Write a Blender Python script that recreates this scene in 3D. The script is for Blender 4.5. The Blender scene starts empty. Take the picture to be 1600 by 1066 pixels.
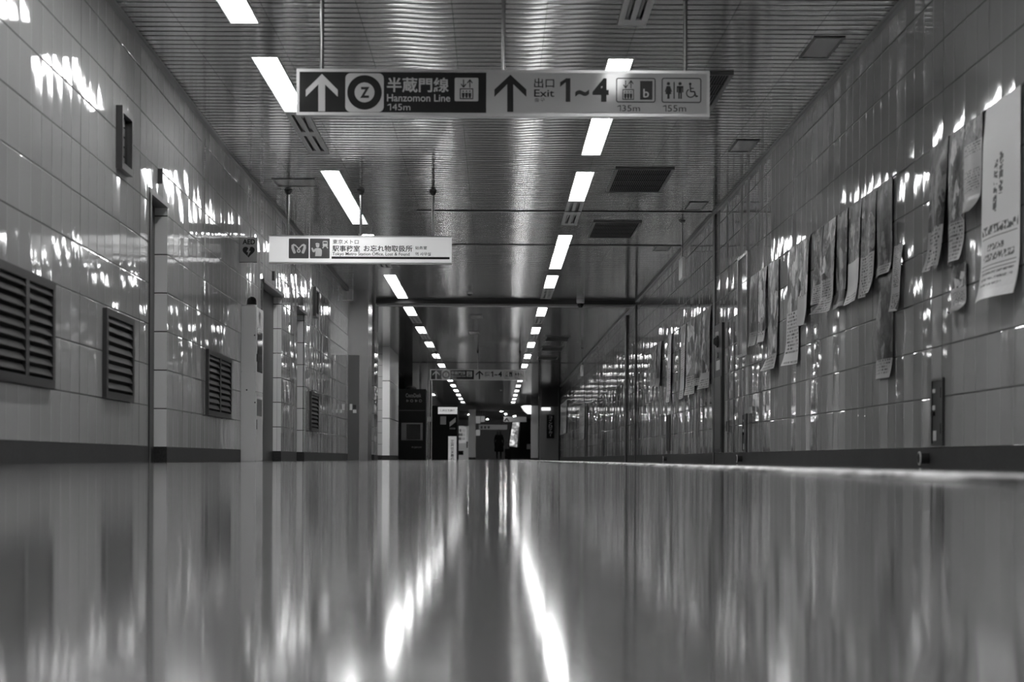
import bpy, bmesh, math, random
from mathutils import Vector
random.seed(7)
S = bpy.context.scene
COL = S.collection
PI = math.pi

# ------------------------------------------------------------------ camera, light, exposure
F = 3450.0                      # focal length in pixels of the 1600 px wide frame
VX, VY = 774.0, 717.5           # vanishing point of the corridor
ROLL = 0.005
EYE = 0.038                     # the camera all but lies on the floor
HC = 2.988                      # ceiling height
RX = 2.6                        # right wall
LAMP = 20.0                     # strength of the lit tubes' covers
cd = bpy.data.cameras.new('camera'); cam = bpy.data.objects.new('camera', cd); COL.objects.link(cam)
cd.sensor_width = 36.0; cd.lens = F/1600*36.0
cd.shift_x = (800-VX)/1600; cd.shift_y = (VY-533)/1600
cd.clip_start = 0.01; cd.clip_end = 500
cam.location = (0, 0, EYE); cam.rotation_euler = (PI/2, -ROLL, 0)
cd.dof.use_dof = True; cd.dof.focus_distance = 26.0; cd.dof.aperture_fstop = 4.2
S.camera = cam
w = bpy.data.worlds.new('world'); S.world = w; w.use_nodes = True
w.node_tree.nodes['Background'].inputs[0].default_value = (0.5, 0.5, 0.5, 1)
w.node_tree.nodes['Background'].inputs[1].default_value = 0.0
S.view_settings.view_transform = 'Standard'; S.view_settings.look = 'None'
S.view_settings.gamma = 1.0; S.view_settings.use_curve_mapping = False
S.view_settings.exposure = 0.0

# ------------------------------------------------------------------ measuring helpers
def XL(y):                      # the left wall draws in a little towards the camera
    return -2.6 + 0.01366*max(0.0, 21.4-max(y, 4.0))
def ray(px, py):
    dx, dy = px-VX, py-VY
    return (dx+ROLL*dy)/F, -(dy-ROLL*dx)/F
def at(px, py, y):              # point at distance y
    a, b = ray(px, py); return Vector((a*y, y, EYE+b*y))
def onR(px, py):                # point on the right wall -> (y, z)
    a, b = ray(px, py); y = RX/a; return y, EYE+b*y
def onL(px, py):
    a, b = ray(px, py); y = 20.0
    for _ in range(40): y = XL(y)/a
    return y, EYE+b*y
def onC(px, py):                # point on the ceiling -> (x, y)
    a, b = ray(px, py); y = (HC-EYE)/b; return a*y, y

# ------------------------------------------------------------------ materials
MATS = {}
def mat(name, c, rough=0.5, metal=0.0, emit=0.0, spec=0.5):
    if name in MATS: return MATS[name]
    m = bpy.data.materials.new(name); m.use_nodes = True
    b = m.node_tree.nodes['Principled BSDF']
    b.inputs['Base Color'].default_value = (c, c, c, 1)
    b.inputs['Roughness'].default_value = rough; b.inputs['Metallic'].default_value = metal
    b.inputs['Specular IOR Level'].default_value = spec
    if emit:
        b.inputs['Emission Color'].default_value = (1, 1, 1, 1); b.inputs['Emission Strength'].default_value = emit
    MATS[name] = m; return m
class NT:
    def __init__(s, name):
        s.m = bpy.data.materials.new(name); s.m.use_nodes = True; s.t = s.m.node_tree
        s.b = s.t.nodes['Principled BSDF']; MATS[name] = s.m
    def n(s, ty, **k):
        o = s.t.nodes.new(ty)
        for a, v in k.items(): setattr(o, a, v)
        return o
    def put(s, sock, v):
        if isinstance(v, bpy.types.NodeSocket): s.t.links.new(v, sock)
        elif v is not None: sock.default_value = (v, v, v, 1) if sock.type == 'RGBA' and isinstance(v, float) else v
    def math(s, op, a, b=None, c=None):
        o = s.n('ShaderNodeMath', operation=op)
        s.put(o.inputs[0], a)
        if b is not None: s.put(o.inputs[1], b)
        if c is not None: s.put(o.inputs[2], c)
        return o.outputs[0]
    def vmath(s, op, a, b=None):
        o = s.n('ShaderNodeVectorMath', operation=op); s.put(o.inputs[0], a)
        if b is not None: s.put(o.inputs[1], b)
        return o.outputs[0]
    def xyz(s, x, y, z):
        o = s.n('ShaderNodeCombineXYZ')
        for i, v in enumerate((x, y, z)): s.put(o.inputs[i], v)
        return o.outputs[0]
    def sep(s, v):
        o = s.n('ShaderNodeSeparateXYZ'); s.put(o.inputs[0], v); return o.outputs
    def noise(s, v, scale, detail=2.0, rough=0.5):
        o = s.n('ShaderNodeTexNoise'); s.put(o.inputs['Vector'], v)
        o.inputs['Scale'].default_value = scale; o.inputs['Detail'].default_value = detail; o.inputs['Roughness'].default_value = rough
        return o.outputs
    def white(s, v):
        o = s.n('ShaderNodeTexWhiteNoise'); s.put(o.inputs['Vector'], v); return o.outputs
    def ramp(s, f, pts, interp='LINEAR'):
        o = s.n('ShaderNodeValToRGB'); s.put(o.inputs[0], f); r = o.color_ramp; r.interpolation = interp
        while len(r.elements) < len(pts): r.elements.new(0.5)
        for e, (p, c) in zip(r.elements, pts): e.position = p; e.color = (c, c, c, 1)
        return o.outputs[0]
    def mix(s, f, a, b):
        o = s.n('ShaderNodeMix', data_type='FLOAT'); s.put(o.inputs[0], f); s.put(o.inputs[2], a); s.put(o.inputs[3], b); return o.outputs[0]
    def set(s, k, v): s.put(s.b.inputs[k], v)

ROW0, ROW = 0.117, 0.2975
def tile_material(name, base=0.48, tilt_h=0.020, tilt_v=0.003, upper=1.0):
    q = NT(name); g = q.n('ShaderNodeNewGeometry'); x, y, z = q.sep(g.outputs['Position'])
    u = q.math('DIVIDE', q.math('ADD', x, y), 0.2975); v = q.math('DIVIDE', q.math('SUBTRACT', z, ROW0), ROW)
    fu, fv = q.math('FRACT', u), q.math('FRACT', v)
    cell = q.xyz(q.math('FLOOR', u), q.math('FLOOR', v), 3.0)
    wn = q.white(cell); r, gg, bb = q.sep(wn['Color'])
    du = q.math('MINIMUM', fu, q.math('SUBTRACT', 1.0, fu)); dv = q.math('MINIMUM', fv, q.math('SUBTRACT', 1.0, fv))
    jh = q.math('LESS_THAN', dv, 0.014); jv = q.math('LESS_THAN', du, 0.010)
    # every eighth upright joint is an open panel joint
    big = q.math('LESS_THAN', q.math('ABSOLUTE', q.math('SUBTRACT', q.math('FRACT', q.math('DIVIDE', u, 8.0)), 0.5)), 0.0022)
    col = q.math('ADD', base, q.math('MULTIPLY', q.math('SUBTRACT', r, 0.5), 0.02))
    col = q.mix(q.math('MULTIPLY', jv, 0.4), col, 0.16)
    dark = q.math('MAXIMUM', jh, big)
    q.set('Base Color', q.mix(dark, col, 0.012))
    q.set('Roughness', q.mix(q.math('MAXIMUM', jh, jv), 0.05, 0.3))
    q.set('Specular IOR Level', q.mix(dark, 0.62, 0.02))
    # the upright runs of tile lean their own way, each tile a little more; the glaze is slightly wavy and its edges rounded
    cr = q.sep(q.white(q.xyz(q.math('FLOOR', u), 11.0, 5.0))['Color'])
    s1 = q.noise(q.xyz(q.math('MULTIPLY', u, 1.6), q.math('MULTIPLY', v, 0.35), bb), 2.2, 1.0)['Color']
    n1, n2, n3 = q.sep(s1)
    lean = q.mix(q.math('GREATER_THAN', v, 5.0), tilt_h*2, tilt_h*2*upper)
    a = q.math('ADD', q.math('MULTIPLY', q.math('SUBTRACT', cr[0], 0.5), lean), q.math('MULTIPLY', q.math('SUBTRACT', n1, 0.5), 0.030))
    a = q.math('ADD', a, q.math('MULTIPLY', q.math('SUBTRACT', gg, 0.5), 0.008))
    a = q.math('ADD', a, q.math('MULTIPLY', q.math('SUBTRACT', fu, 0.5), 0.014))
    b = q.math('ADD', q.math('MULTIPLY', q.math('SUBTRACT', bb, 0.5), tilt_v*2), q.math('MULTIPLY', q.math('SUBTRACT', n2, 0.5), 0.020))
    b = q.math('ADD', b, q.math('MULTIPLY', q.math('SUBTRACT', fv, 0.5), 0.010))
    ev = q.math('LESS_THAN', dv, 0.026); eu = q.math('LESS_THAN', du, 0.030)
    b = q.math('ADD', b, q.math('MULTIPLY', ev, q.math('MULTIPLY', q.math('SIGN', q.math('SUBTRACT', fv, 0.5)), 0.30)))
    a = q.math('ADD', a, q.math('MULTIPLY', eu, q.math('MULTIPLY', q.math('SIGN', q.math('SUBTRACT', fu, 0.5)), 0.22)))
    nrm = q.vmath('NORMALIZE', q.vmath('ADD', g.outputs['Normal'], q.xyz(a, a, b)))
    q.set('Normal', nrm); return q.m
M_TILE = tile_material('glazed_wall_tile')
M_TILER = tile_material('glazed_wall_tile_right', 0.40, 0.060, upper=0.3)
M_TILE2 = tile_material('pale_jamb_tile', 0.88)

def ceiling_material():
    q = NT('metal_ceiling_strips'); g = q.n('ShaderNodeNewGeometry'); x, y, z = q.sep(g.outputs['Position'])
    v = q.math('DIVIDE', y, 0.1624); fv = q.math('FRACT', v)
    u = q.math('DIVIDE', q.math('ADD', x, 0.3), 0.62); fu = q.math('FRACT', u)
    groove = q.math('LESS_THAN', fv, 0.17)
    seam = q.math('LESS_THAN', fu, 0.010)
    r, gg, bb = q.sep(q.white(q.xyz(q.math('FLOOR', u), q.math('FLOOR', v), 1.0))['Color'])
    r2, g2, b2 = q.sep(q.white(q.xyz(q.math('FLOOR', u), 7.0, 2.0))['Color'])
    col = q.math('ADD', 0.52, q.math('MULTIPLY', q.math('SUBTRACT', r2, 0.5), 0.08))
    col = q.mix(q.math('MAXIMUM', groove, seam), col, 0.02)
    q.set('Base Color', col); q.set('Metallic', q.mix(groove, 0.75, 0.0)); q.set('Roughness', q.mix(groove, 0.11, 0.6)); q.set('Specular IOR Level', q.mix(groove, 0.5, 0.05))
    n1, n2, n3 = q.sep(q.noise(q.xyz(q.math('MULTIPLY', x, 0.9), q.math('MULTIPLY', y, 0.5), 0.0), 1.4, 2.0)['Color'])
    a = q.math('ADD', q.math('MULTIPLY', q.math('SUBTRACT', r, 0.5), 0.006), q.math('MULTIPLY', q.math('SUBTRACT', n1, 0.5), 0.009))
    b = q.math('ADD', q.math('MULTIPLY', q.math('SUBTRACT', fv, 0.56), 0.075), q.math('MULTIPLY', q.math('SUBTRACT', gg, 0.5), 0.009))
    q.set('Normal', q.vmath('NORMALIZE', q.vmath('ADD', g.outputs['Normal'], q.xyz(a, b, 0.0)))); return q.m
M_CEIL = ceiling_material()

def floor_material():
    q = NT('polished_floor'); g = q.n('ShaderNodeNewGeometry'); P = g.outputs['Position']
    n = q.noise(P, 3.0, 4.0)['Fac']; n2 = q.noise(P, 0.35, 2.0)['Fac']
    q.set('Base Color', q.math('ADD', 0.22, q.math('MULTIPLY', n2, 0.06)))
    q.set('Roughness', q.math('ADD', 0.060, q.math('MULTIPLY', n, 0.025)))
    q.b.inputs['Specular IOR Level'].default_value = 0.37
    return q.m
M_FLOOR = floor_material()
def stone_material():
    q = NT('dark_skirting_stone'); g = q.n('ShaderNodeNewGeometry')
    n = q.noise(g.outputs['Position'], 60.0, 3.0, 0.7)['Fac']; n2 = q.noise(g.outputs['Position'], 3.0, 2.0)['Fac']
    q.set('Base Color', q.math('ADD', q.math('MULTIPLY', n, 0.06), q.math('MULTIPLY', n2, 0.025))); q.b.inputs['Roughness'].default_value = 0.5; q.b.inputs['Specular IOR Level'].default_value = 0.2
    return q.m
M_STONE = stone_material()
M_LAMP = mat('lit_lamp_cover', 0.9, 0.5, 0, LAMP)
M_STEEL = mat('painted_fixture_steel', 0.62, 0.35, 0.0)
M_DARKSTEEL = mat('dark_steel', 0.035, 0.35, 0.4)
M_TRIM = mat('dark_anodised_trim', 0.06, 0.35, 0.6)
M_MID = mat('grey_metal', 0.22, 0.3, 0.6)
M_BRUSHED = mat('brushed_metal', 0.33, 0.22, 0.9)
M_CHROME = mat('chrome_tube', 0.42, 0.25, 1.0)
M_BLACK = mat('black_paint', 0.005, 0.5, 0, 0, 0.15)
M_INK = mat('black_ink', 0.010, 0.5)
M_SIGNW = mat('sign_face_white', 0.62, 0.07)
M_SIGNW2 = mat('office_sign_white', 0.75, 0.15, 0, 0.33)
M_SIGND = mat('sign_face_dark', 0.035, 0.07)
M_SIGNFRAME = mat('sign_frame_aluminium', 0.62, 0.3, 0.5)
M_LETTERW = mat('white_lettering', 0.62, 0.2)
M_WHITE = mat('white_enamel', 0.9, 0.2)
M_GREYD = mat('dark_grey_enamel', 0.08, 0.3)
M_LOUV = mat('louvre_metal', 0.03, 0.45, 0.0, 0, 0.06)
M_LFRAME = mat('louvre_frame', 0.05, 0.4, 0.0, 0, 0.15)
M_VOID = mat('vent_dark_inside', 0.006, 0.9)
M_PAPER = mat('white_paper', 0.7, 0.4)

# ------------------------------------------------------------------ mesh builder
class MB:
    def __init__(s): s.v = []; s.f = []; s.uv = None
    def add(s, vs, fs):
        o = len(s.v); s.v += [tuple(p) for p in vs]; s.f += [tuple(o+i for i in f) for f in fs]; return s
    def box(s, x0, x1, y0, y1, z0, z1):
        return s.hexa([(x0, y0, z0), (x1, y0, z0), (x1, y1, z0), (x0, y1, z0), (x0, y0, z1), (x1, y0, z1), (x1, y1, z1), (x0, y1, z1)])
    def hexa(s, p):
        return s.add(p, [(0, 3, 2, 1), (4, 5, 6, 7), (0, 1, 5, 4), (1, 2, 6, 5), (2, 3, 7, 6), (3, 0, 4, 7)])
    def wall(s, side, y0, y1, z0, z1, d0, d1):   # box lying on a side wall, d measured out of the wall
        def X(y, d): return XL(y)+d if side == 'L' else RX-d
        cuts = [y0]+[c for c in ((4.0, 21.4) if side == 'L' else ()) if y0 < c < y1]+[y1]
        for a, b in zip(cuts, cuts[1:]):
            p = [(X(a, d0), a, z0), (X(a, d1), a, z0), (X(b, d1), b, z0), (X(b, d0), b, z0), (X(a, d0), a, z1), (X(a, d1), a, z1), (X(b, d1), b, z1), (X(b, d0), b, z1)]
            if side == 'R': p = [p[1], p[0], p[3], p[2], p[5], p[4], p[7], p[6]]
            s.hexa(p)
        return s
    def tube(s, p, q, r, r2=None, n=12):
        p, q = Vector(p), Vector(q); d = (q-p).normalized(); r2 = r if r2 is None else r2
        a = d.orthogonal().normalized(); b = d.cross(a)
        vs = [p+(a*math.cos(2*PI*i/n)+b*math.sin(2*PI*i/n))*r for i in range(n)]+[q+(a*math.cos(2*PI*i/n)+b*math.sin(2*PI*i/n))*r2 for i in range(n)]
        return s.add(vs, [(i, (i+1) % n, n+(i+1) % n, n+i) for i in range(n)]+[tuple(range(n-1, -1, -1)), tuple(range(n, 2*n))])
    def lathe(s, c, prof, n=16):                 # prof = [(r, z)] about a vertical axis
        vs = [(c[0]+r*math.cos(2*PI*i/n), c[1]+r*math.sin(2*PI*i/n), c[2]+z) for r, z in prof for i in range(n)]
        fs = [(k*n+i, k*n+(i+1) % n, (k+1)*n+(i+1) % n, (k+1)*n+i) for k in range(len(prof)-1) for i in range(n)]
        fs += [tuple(range(n-1, -1, -1)), tuple((len(prof)-1)*n+i for i in range(n))]
        return s.add(vs, fs)
    def prism(s, pts, y0, y1):                   # outline in (x, z), counter-clockwise or not, extruded in y
        A = sum(a[0]*b[1]-b[0]*a[1] for a, b in zip(pts, pts[1:]+pts[:1]))
        if A < 0: pts = pts[::-1]
        n = len(pts)
        return s.add([(x, y0, z) for x, z in pts]+[(x, y1, z) for x, z in pts],
                     [tuple(range(n)), tuple(range(2*n-1, n-1, -1))]+[(i, n+i, n+(i+1) % n, (i+1) % n) for i in range(n)])
    def strip(s, pts, w, y0, y1, closed=False):  # a stroke of width w along (x, z) points
        n = len(pts)
        for i in range(n if closed else n-1):
            a, b = Vector(pts[i]), Vector(pts[(i+1) % n]); d = (b-a)
            if d.length < 1e-6: continue
            d.normalize(); t = Vector((-d.y, d.x))*w/2; e = d*w*0.25
            s.prism([tuple(a-e+t), tuple(a-e-t), tuple(b+e-t), tuple(b+e+t)], y0-i*0.00012, y1)
        return s
    def build(s, name, m, parent=None):
        off = Vector(parent['_w']) if parent is not None and '_w' in parent else Vector((0, 0, 0))
        me = bpy.data.meshes.new(name); me.from_pydata([tuple(Vector(p)-off) for p in s.v], [], s.f)
        if s.uv:
            l = me.uv_layers.new(name='uv')
            for lp in me.loops: l.data[lp.index].uv = s.uv[lp.vertex_index]
        me.materials.append(m); me.update()
        o = bpy.data.objects.new(name, me); COL.objects.link(o)
        if parent is not None: o.parent = parent; o['_w'] = tuple(off)
        return o
def tag(o, label, cat, group=None, kind=None):
    if label: o['label'] = label
    if cat: o['category'] = cat
    if group: o['group'] = group
    if kind: o['kind'] = kind
    return o
def thing(name, label, cat, loc, group=None):
    o = bpy.data.objects.new(name, None); o.empty_display_size = 0.1; COL.objects.link(o); o.location = loc; o['_w'] = tuple(loc)
    return tag(o, label, cat, group)
def mesh_thing(mb, name, m, label, cat, group=None): return tag(mb.build(name, m), label, cat, group)
def struct(mb, name, m): o = mb.build(name, m); o['kind'] = 'structure'; return o
def kids(o): return [c for c in COL.objects if c.parent == o]
def copy_tree(o, loc=None, label=None):
    c = o.copy(); COL.objects.link(c)
    if loc is not None: c.location = loc
    if label: c['label'] = label
    for ch in kids(o):
        d = copy_tree(ch); d.parent = c
    return c
ORD = ['first', 'second', 'third', 'fourth', 'fifth', 'sixth', 'seventh', 'eighth', 'ninth', 'tenth', 'eleventh', 'twelfth', 'thirteenth', 'fourteenth', 'fifteenth', 'sixteenth', 'seventeenth', 'eighteenth', 'nineteenth', 'twentieth']

TXT = {}
def text_mesh(body, bold):
    k = (body, bold)
    if k not in TXT:
        c = bpy.data.curves.new('t', 'FONT'); c.body = body; c.offset = bold; c.resolution_u = 3
        o = bpy.data.objects.new('t', c); COL.objects.link(o)
        dg = bpy.context.evaluated_depsgraph_get(); me = bpy.data.meshes.new_from_object(o.evaluated_get(dg))
        TXT[k] = ([tuple(v.co) for v in me.vertices], [tuple(p.vertices) for p in me.polygons])
        bpy.data.objects.remove(o); bpy.data.curves.remove(c); bpy.data.meshes.remove(me)
    return TXT[k]
def put_text(mb, body, x0, x1, z0, z1, y, bold=0.0, face='F'):
    """fit the writing into a box; face F looks to -y, R lies on the right wall and reads from the corridor"""
    if body[0] == '1':               # the figure one, with its flag
        w1 = (x1-x0)*(1.0 if len(body) == 1 else 0.62/(len(body)*1.0)); h1 = z1-z0; t = min(w1*0.45, h1*(0.20 if bold > 0.03 else 0.125))
        if face == 'F': mb.prism([(x0+w1, z0), (x0+w1, z1), (x0+w1-t*0.9, z1), (x0, z1-h1*0.17), (x0, z1-h1*0.17-t*1.0), (x0+w1-t, z1-h1*0.17), (x0+w1-t, z0)], y-0.0003, y)
        if len(body) == 1: return mb
        x0 += w1+(x1-x0)*0.055; body = body[1:]
    vs, fs = text_mesh(body, bold)
    if not vs: return mb
    ax, bx = min(v[0] for v in vs), max(v[0] for v in vs); ay, by = min(v[1] for v in vs), max(v[1] for v in vs)
    sx, sz = (x1-x0)/max(bx-ax, 1e-6), (z1-z0)/max(by-ay, 1e-6)
    return mb.add([(x0+(v[0]-ax)*sx, y, z0+(v[1]-ay)*sz) for v in vs], fs)
def disc(cx, cz, r, n=40, a0=0, a1=2*PI): return [(cx+r*math.cos(a0+(a1-a0)*i/n), cz+r*math.sin(a0+(a1-a0)*i/n)) for i in range(n)]
def rrect(x0, x1, z0, z1, r, n=6):
    out = []
    for cx, cz, a in ((x1-r, z1-r, 0), (x0+r, z1-r, PI/2), (x0+r, z0+r, PI), (x1-r, z0+r, 1.5*PI)):
        out += [(cx+r*math.cos(a+PI/2*i/n), cz+r*math.sin(a+PI/2*i/n)) for i in range(n+1)]
    return out

# ------------------------------------------------------------------ the setting
Y0, Y1 = -14.0, 122.0
struct(MB().box(-10, 10, Y0-0.3, 170, -0.2, 0), 'floor', M_FLOOR)
# fixtures: start of every pair of lamps along the corridor
ST = [-9.38, -2.98, 3.42, 9.82, 16.22, 22.62, 29.02, 35.42]+[42.9+6.42*i for i in range(12)]
FL = 5.16
SL, SR = (-1.815, -1.61), (0.808, 1.008)
c = MB()
for a, b in ((-3.3, SL[0]), (SL[1], SR[0]), (SR[1], 2.9)): c.box(a, b, Y0, Y1, HC, HC+0.12)
for a, b in (SL, SR):
    e = Y0
    for s in ST:
        c.box(a, b, e, s, HC, HC+0.12); e = s+FL
    c.box(a, b, e, Y1, HC, HC+0.12)
struct(c, 'ceiling', M_CEIL)
struct(MB().box(-10, 10, Y1, 170, HC-0.12, HC), 'ceiling', mat('dark_hall_ceiling', 0.16, 0.5))

# left wall with its three doorways
def opening(x0, x1, ya, yb):
    y0, z0 = onL(x0, ya); y1, z1 = onL(x1, yb); return y0, y1, (z0+z1)/2
OPN = [opening(234, 262, 289, 325), opening(409, 440, 436, 462), opening(464, 476, 478, 491)]
LE = onL(543, 600)[0]
wl = MB(); bl = MB(); e = Y0
for a, b, h in OPN+[(LE, LE, HC)]:
    wl.wall('L', e, a, ROW0, HC, -0.3, 0); bl.wall('L', e, a, 0, ROW0, -0.3, 0.004)
    if b > a: wl.wall('L', a, b, h, HC, -0.3, 0)
    e = b
jb = MB()
for a, b, h in OPN: jb.wall('L', b-0.004, b, ROW0, h-0.03, -0.098, 0.0)
struct(jb, 'wall_left_jambs', M_TILE2)
struct(wl, 'wall_left', M_TILE); struct(bl, 'baseboard_left', M_STONE)
M_DOOR = mat('dark_door_paint', 0.03, 0.35)
for i, (a, b, h) in enumerate(OPN):
    struct(MB().wall('L', a-0.01, b+0.01, 0, h, -0.28, -0.10), 'door_%d' % (i+1), M_DOOR)
    t = MB().wall('L', a-0.02, b+0.02, h-0.03, h+0.012, -0.09, 0.006 if i == 0 else 0.03)
    if i < 2: t.wall('L', a-0.03, a+0.03, 0, h-0.03, -0.09, 0.012)
    struct(t, 'trim_%d' % (i+1), M_TRIM)
# right wall
RE = 88.8
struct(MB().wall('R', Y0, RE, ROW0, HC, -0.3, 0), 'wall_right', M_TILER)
struct(MB().wall('R', Y0, RE, 0, ROW0, -0.3, 0.004), 'baseboard_right', M_STONE)
struct(MB().box(-3.2, 3.2, Y0-0.3, Y0, 0, HC), 'wall_back', mat('back_wall_paint', 0.25, 0.5))
# upper edge mouldings, the movement joint, the shutter beam and its posts
struct(MB().wall('L', Y0, LE, HC-0.035, HC, 0.0, 0.035), 'trim_4', M_MID)
struct(MB().wall('R', Y0, RE, HC-0.035, HC, 0.0, 0.030), 'trim_5', M_MID)
yj = onR(1117, 500)[0]
struct(MB().wall('R', yj-0.10, yj+0.10, 0.0, HC-0.036, 0.001, 0.014).box(-0.95, 2.56, yj-0.03, yj+0.03, HC-0.008, HC-0.001), 'trim_6', M_TRIM)
struct(MB().box(-0.95, 2.56, yj+4.1, yj+4.16, HC-0.008, HC-0.001), 'trim_7', M_TRIM)
yb = 40.9
struct(MB().box(-2.23, 2.58, yb, yb+0.10, HC-0.075, HC-0.001), 'trim_8', M_TRIM)
struct(MB().box(-2.23, 2.58, yb+0.16, yb+0.5, HC-0.10, HC-0.001), 'trim_9', mat('beam_paint', 0.5, 0.4))
struct(MB().wall('R', yb-0.05, yb+0.10, 0, HC-0.036, 0.001, 0.02), 'trim_10', M_TRIM)
struct(MB().wall('R', 43.5, 44.0, 0, HC-0.1, 0.001, 0.03), 'trim_11', M_TRIM)
# the metal-clad shutter box on the left, then the side hall
XN = at(575, 600, LE).x
struct(MB().box(-3.3, XN, LE+0.001, LE+1.2, 0, HC-0.001), 'wall_shutter_box', M_BRUSHED)
p0, p1 = at(543.5, 555, LE), at(561, 720, LE)
dn = struct(MB().box(-2.59, p1.x, LE-0.02, LE, 0.005, p0.z), 'door_4', mat('shutter_box_door', 0.13, 0.28, 0.85))
for i, (a, b, d, e_) in enumerate(((546.5, 550.5, 631.5, 641), (552, 556.5, 633, 639), (551.5, 557, 640.5, 645.5))):
    q0, q1 = at(a, e_, LE), at(b, d, LE)
    mesh_thing(MB().box(q0.x, q1.x, LE-0.024, LE-0.0201, q0.z, q1.z), 'sticker', M_PAPER if i != 1 else M_INK,
               ['tall white sticker on the metal door', 'black square sticker on the metal door', 'small white sticker below the black one on the metal door'][i], 'sticker')
q0, q1 = at(543.5, 470, LE), at(552, 462, LE)
mesh_thing(MB().box(q0.x, q1.x, LE-0.25, LE-0.001, q0.z, HC-0.001), 'junction_box', M_STEEL, 'small grey box in the ceiling corner above the metal door', 'box')
struct(MB().box(-3.3, -2.62, 47.6, 48.9, ROW0, HC-0.001).box(-3.3, -2.99, 58.3, 63.6, ROW0, HC-0.001), 'wall_side_hall', M_TILE)
struct(MB().box(-3.3, -2.615, 47.595, 48.9, 0, ROW0), 'baseboard_side_hall', M_STONE)
struct(MB().box(-2.72, -2.615, 48.95, 49.05, 0, HC-0.001), 'trim_12', M_CHROME)
def big_tile():
    q = NT('large_pale_tile'); g = q.n('ShaderNodeNewGeometry'); x, y, z = q.sep(g.outputs['Position'])
    fz = q.math('FRACT', q.math('DIVIDE', q.math('SUBTRACT', z, 0.1), 0.99))
    q.set('Base Color', q.mix(q.math('LESS_THAN', fz, 0.02), 0.9, 0.1)); q.b.inputs['Roughness'].default_value = 0.2; return q.m
M_BIG = big_tile()
struct(MB().box(-2.99, -2.80, 58.3, 63.6, ROW0, HC-0.001), 'wall_pale_end', M_BIG)
struct(MB().box(-3.0, -2.795, 58.29, 63.6, 0, ROW0), 'baseboard_pale_end', M_STONE)
struct(MB().box(-6.3, -6.0, LE, 122, 0, HC+0.1).box(-6.0, -3.0, 63.6, 63.9, 0, HC), 'wall_hall_left', mat('hall_wall', 0.25, 0.35))
struct(MB().box(-6.0, -3.3, LE+1.2, 122, HC, HC+0.1), 'ceiling', mat('hall_ceiling', 0.4, 0.4))
struct(MB().box(-2.6, 2.5, 67.6, 67.66, HC-0.012, HC-0.001), 'trim_17', M_TRIM)
struct(MB().box(-3.3, -2.9, 79.6, 121.9, 0, HC-0.001), 'wall_shop_side', mat('shop_wall', 0.05, 0.4))

# ------------------------------------------------------------------ ceiling lights
def fixture(xr, lit_far):
    x0, x1 = xr; xm = (x0+x1)/2; o = thing('ceiling_light', 'x', 'ceiling light', (xm, 0, HC))
    h = MB(); g = 0.003
    h.box(x0+g, x1-g, g, FL-g, HC+0.10, HC+0.115)
    for a, b in ((x0+g, x0+g+0.008), (x1-g-0.008, x1-g)): h.box(a, b, g, FL-g, HC-0.006, HC+0.10)
    for a, b in ((g, 0.02), (FL/2-0.012, FL/2+0.012), (FL-0.02, FL-g)): h.box(x0+0.011, x1-0.011, a, b, HC-0.004, HC+0.10)
    h.build('housing', M_STEEL, o)
    for k, lit in ((0, True), (1, lit_far)):
        a, b = (0.02, FL/2-0.012) if k == 0 else (FL/2+0.012, FL-0.02)
        if lit:
            MB().box(x0+0.011, x1-0.011, a, b, HC+0.066, HC+0.082).build('lamp_cover', M_LAMP, o)
        else:
            p = MB(); m_ = (a+b)/2
            for u, v in ((x0+0.011, xm-0.058), (xm-0.018, xm+0.018), (xm+0.058, x1-0.011)): p.box(u, v, a, b, HC-0.002, HC+0.01)
            for u, v in ((a, a+0.16), (m_-0.12, m_+0.12), (b-0.16, b)):
                for l, r in ((xm-0.058, xm-0.018), (xm+0.018, xm+0.058)): p.box(l, r, u, v, HC-0.002, HC+0.01)
            p.build('slotted_plate', M_STEEL, o)
            for sx in (-0.038, 0.038):
                MB().tube((xm+sx, a+0.05, HC+0.03), (xm+sx, b-0.05, HC+0.03), 0.013).build('tube', mat('unlit_tube', 0.5, 0.3), o)
    return o
PR = {}
for side, xr in (('left', SL), ('right', SR)):
    for full in (False, True): PR[side, full] = [fixture(xr, full), False]
for i, s in enumerate(ST):
    for side, xr in (('left', SL), ('right', SR)):
        if i < 8: full = (i % 2 == 1) if side == 'left' else (i % 2 == 0)
        else: full = False
        n = i-3
        how = 'both halves lit' if full else 'near half lit'
        if n < 0: lab = 'ceiling light behind the camera, %s of the %s row, %s' % (ORD[-n-1], side, how)
        else: lab = 'ceiling light, %s of the %s row counted from the camera, %s' % (ORD[n], side, how)
        rec = PR[side, full]
        if not rec[1]: o = rec[0]; rec[1] = True
        else: o = copy_tree(rec[0])
        o.location = ((xr[0]+xr[1])/2, s, HC); o['label'] = lab; o['group'] = 'recessed lights of the %s row' % side

for x_, y_, fl, lab in ((-3.55, 52.9, True, 'unseen ceiling light added in the side passage to brighten the pale wall end'), (-2.78, 96.0, False, 'single ceiling light left of the left row, seen above the cash-machine corner')):  # the first fixture is added out of view to brighten the pale wall end
    o = copy_tree(PR['left', fl][0], (x_, y_, HC), lab)
    del o['group']
    for ch in kids(o): ch.location.z = -0.118
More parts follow.
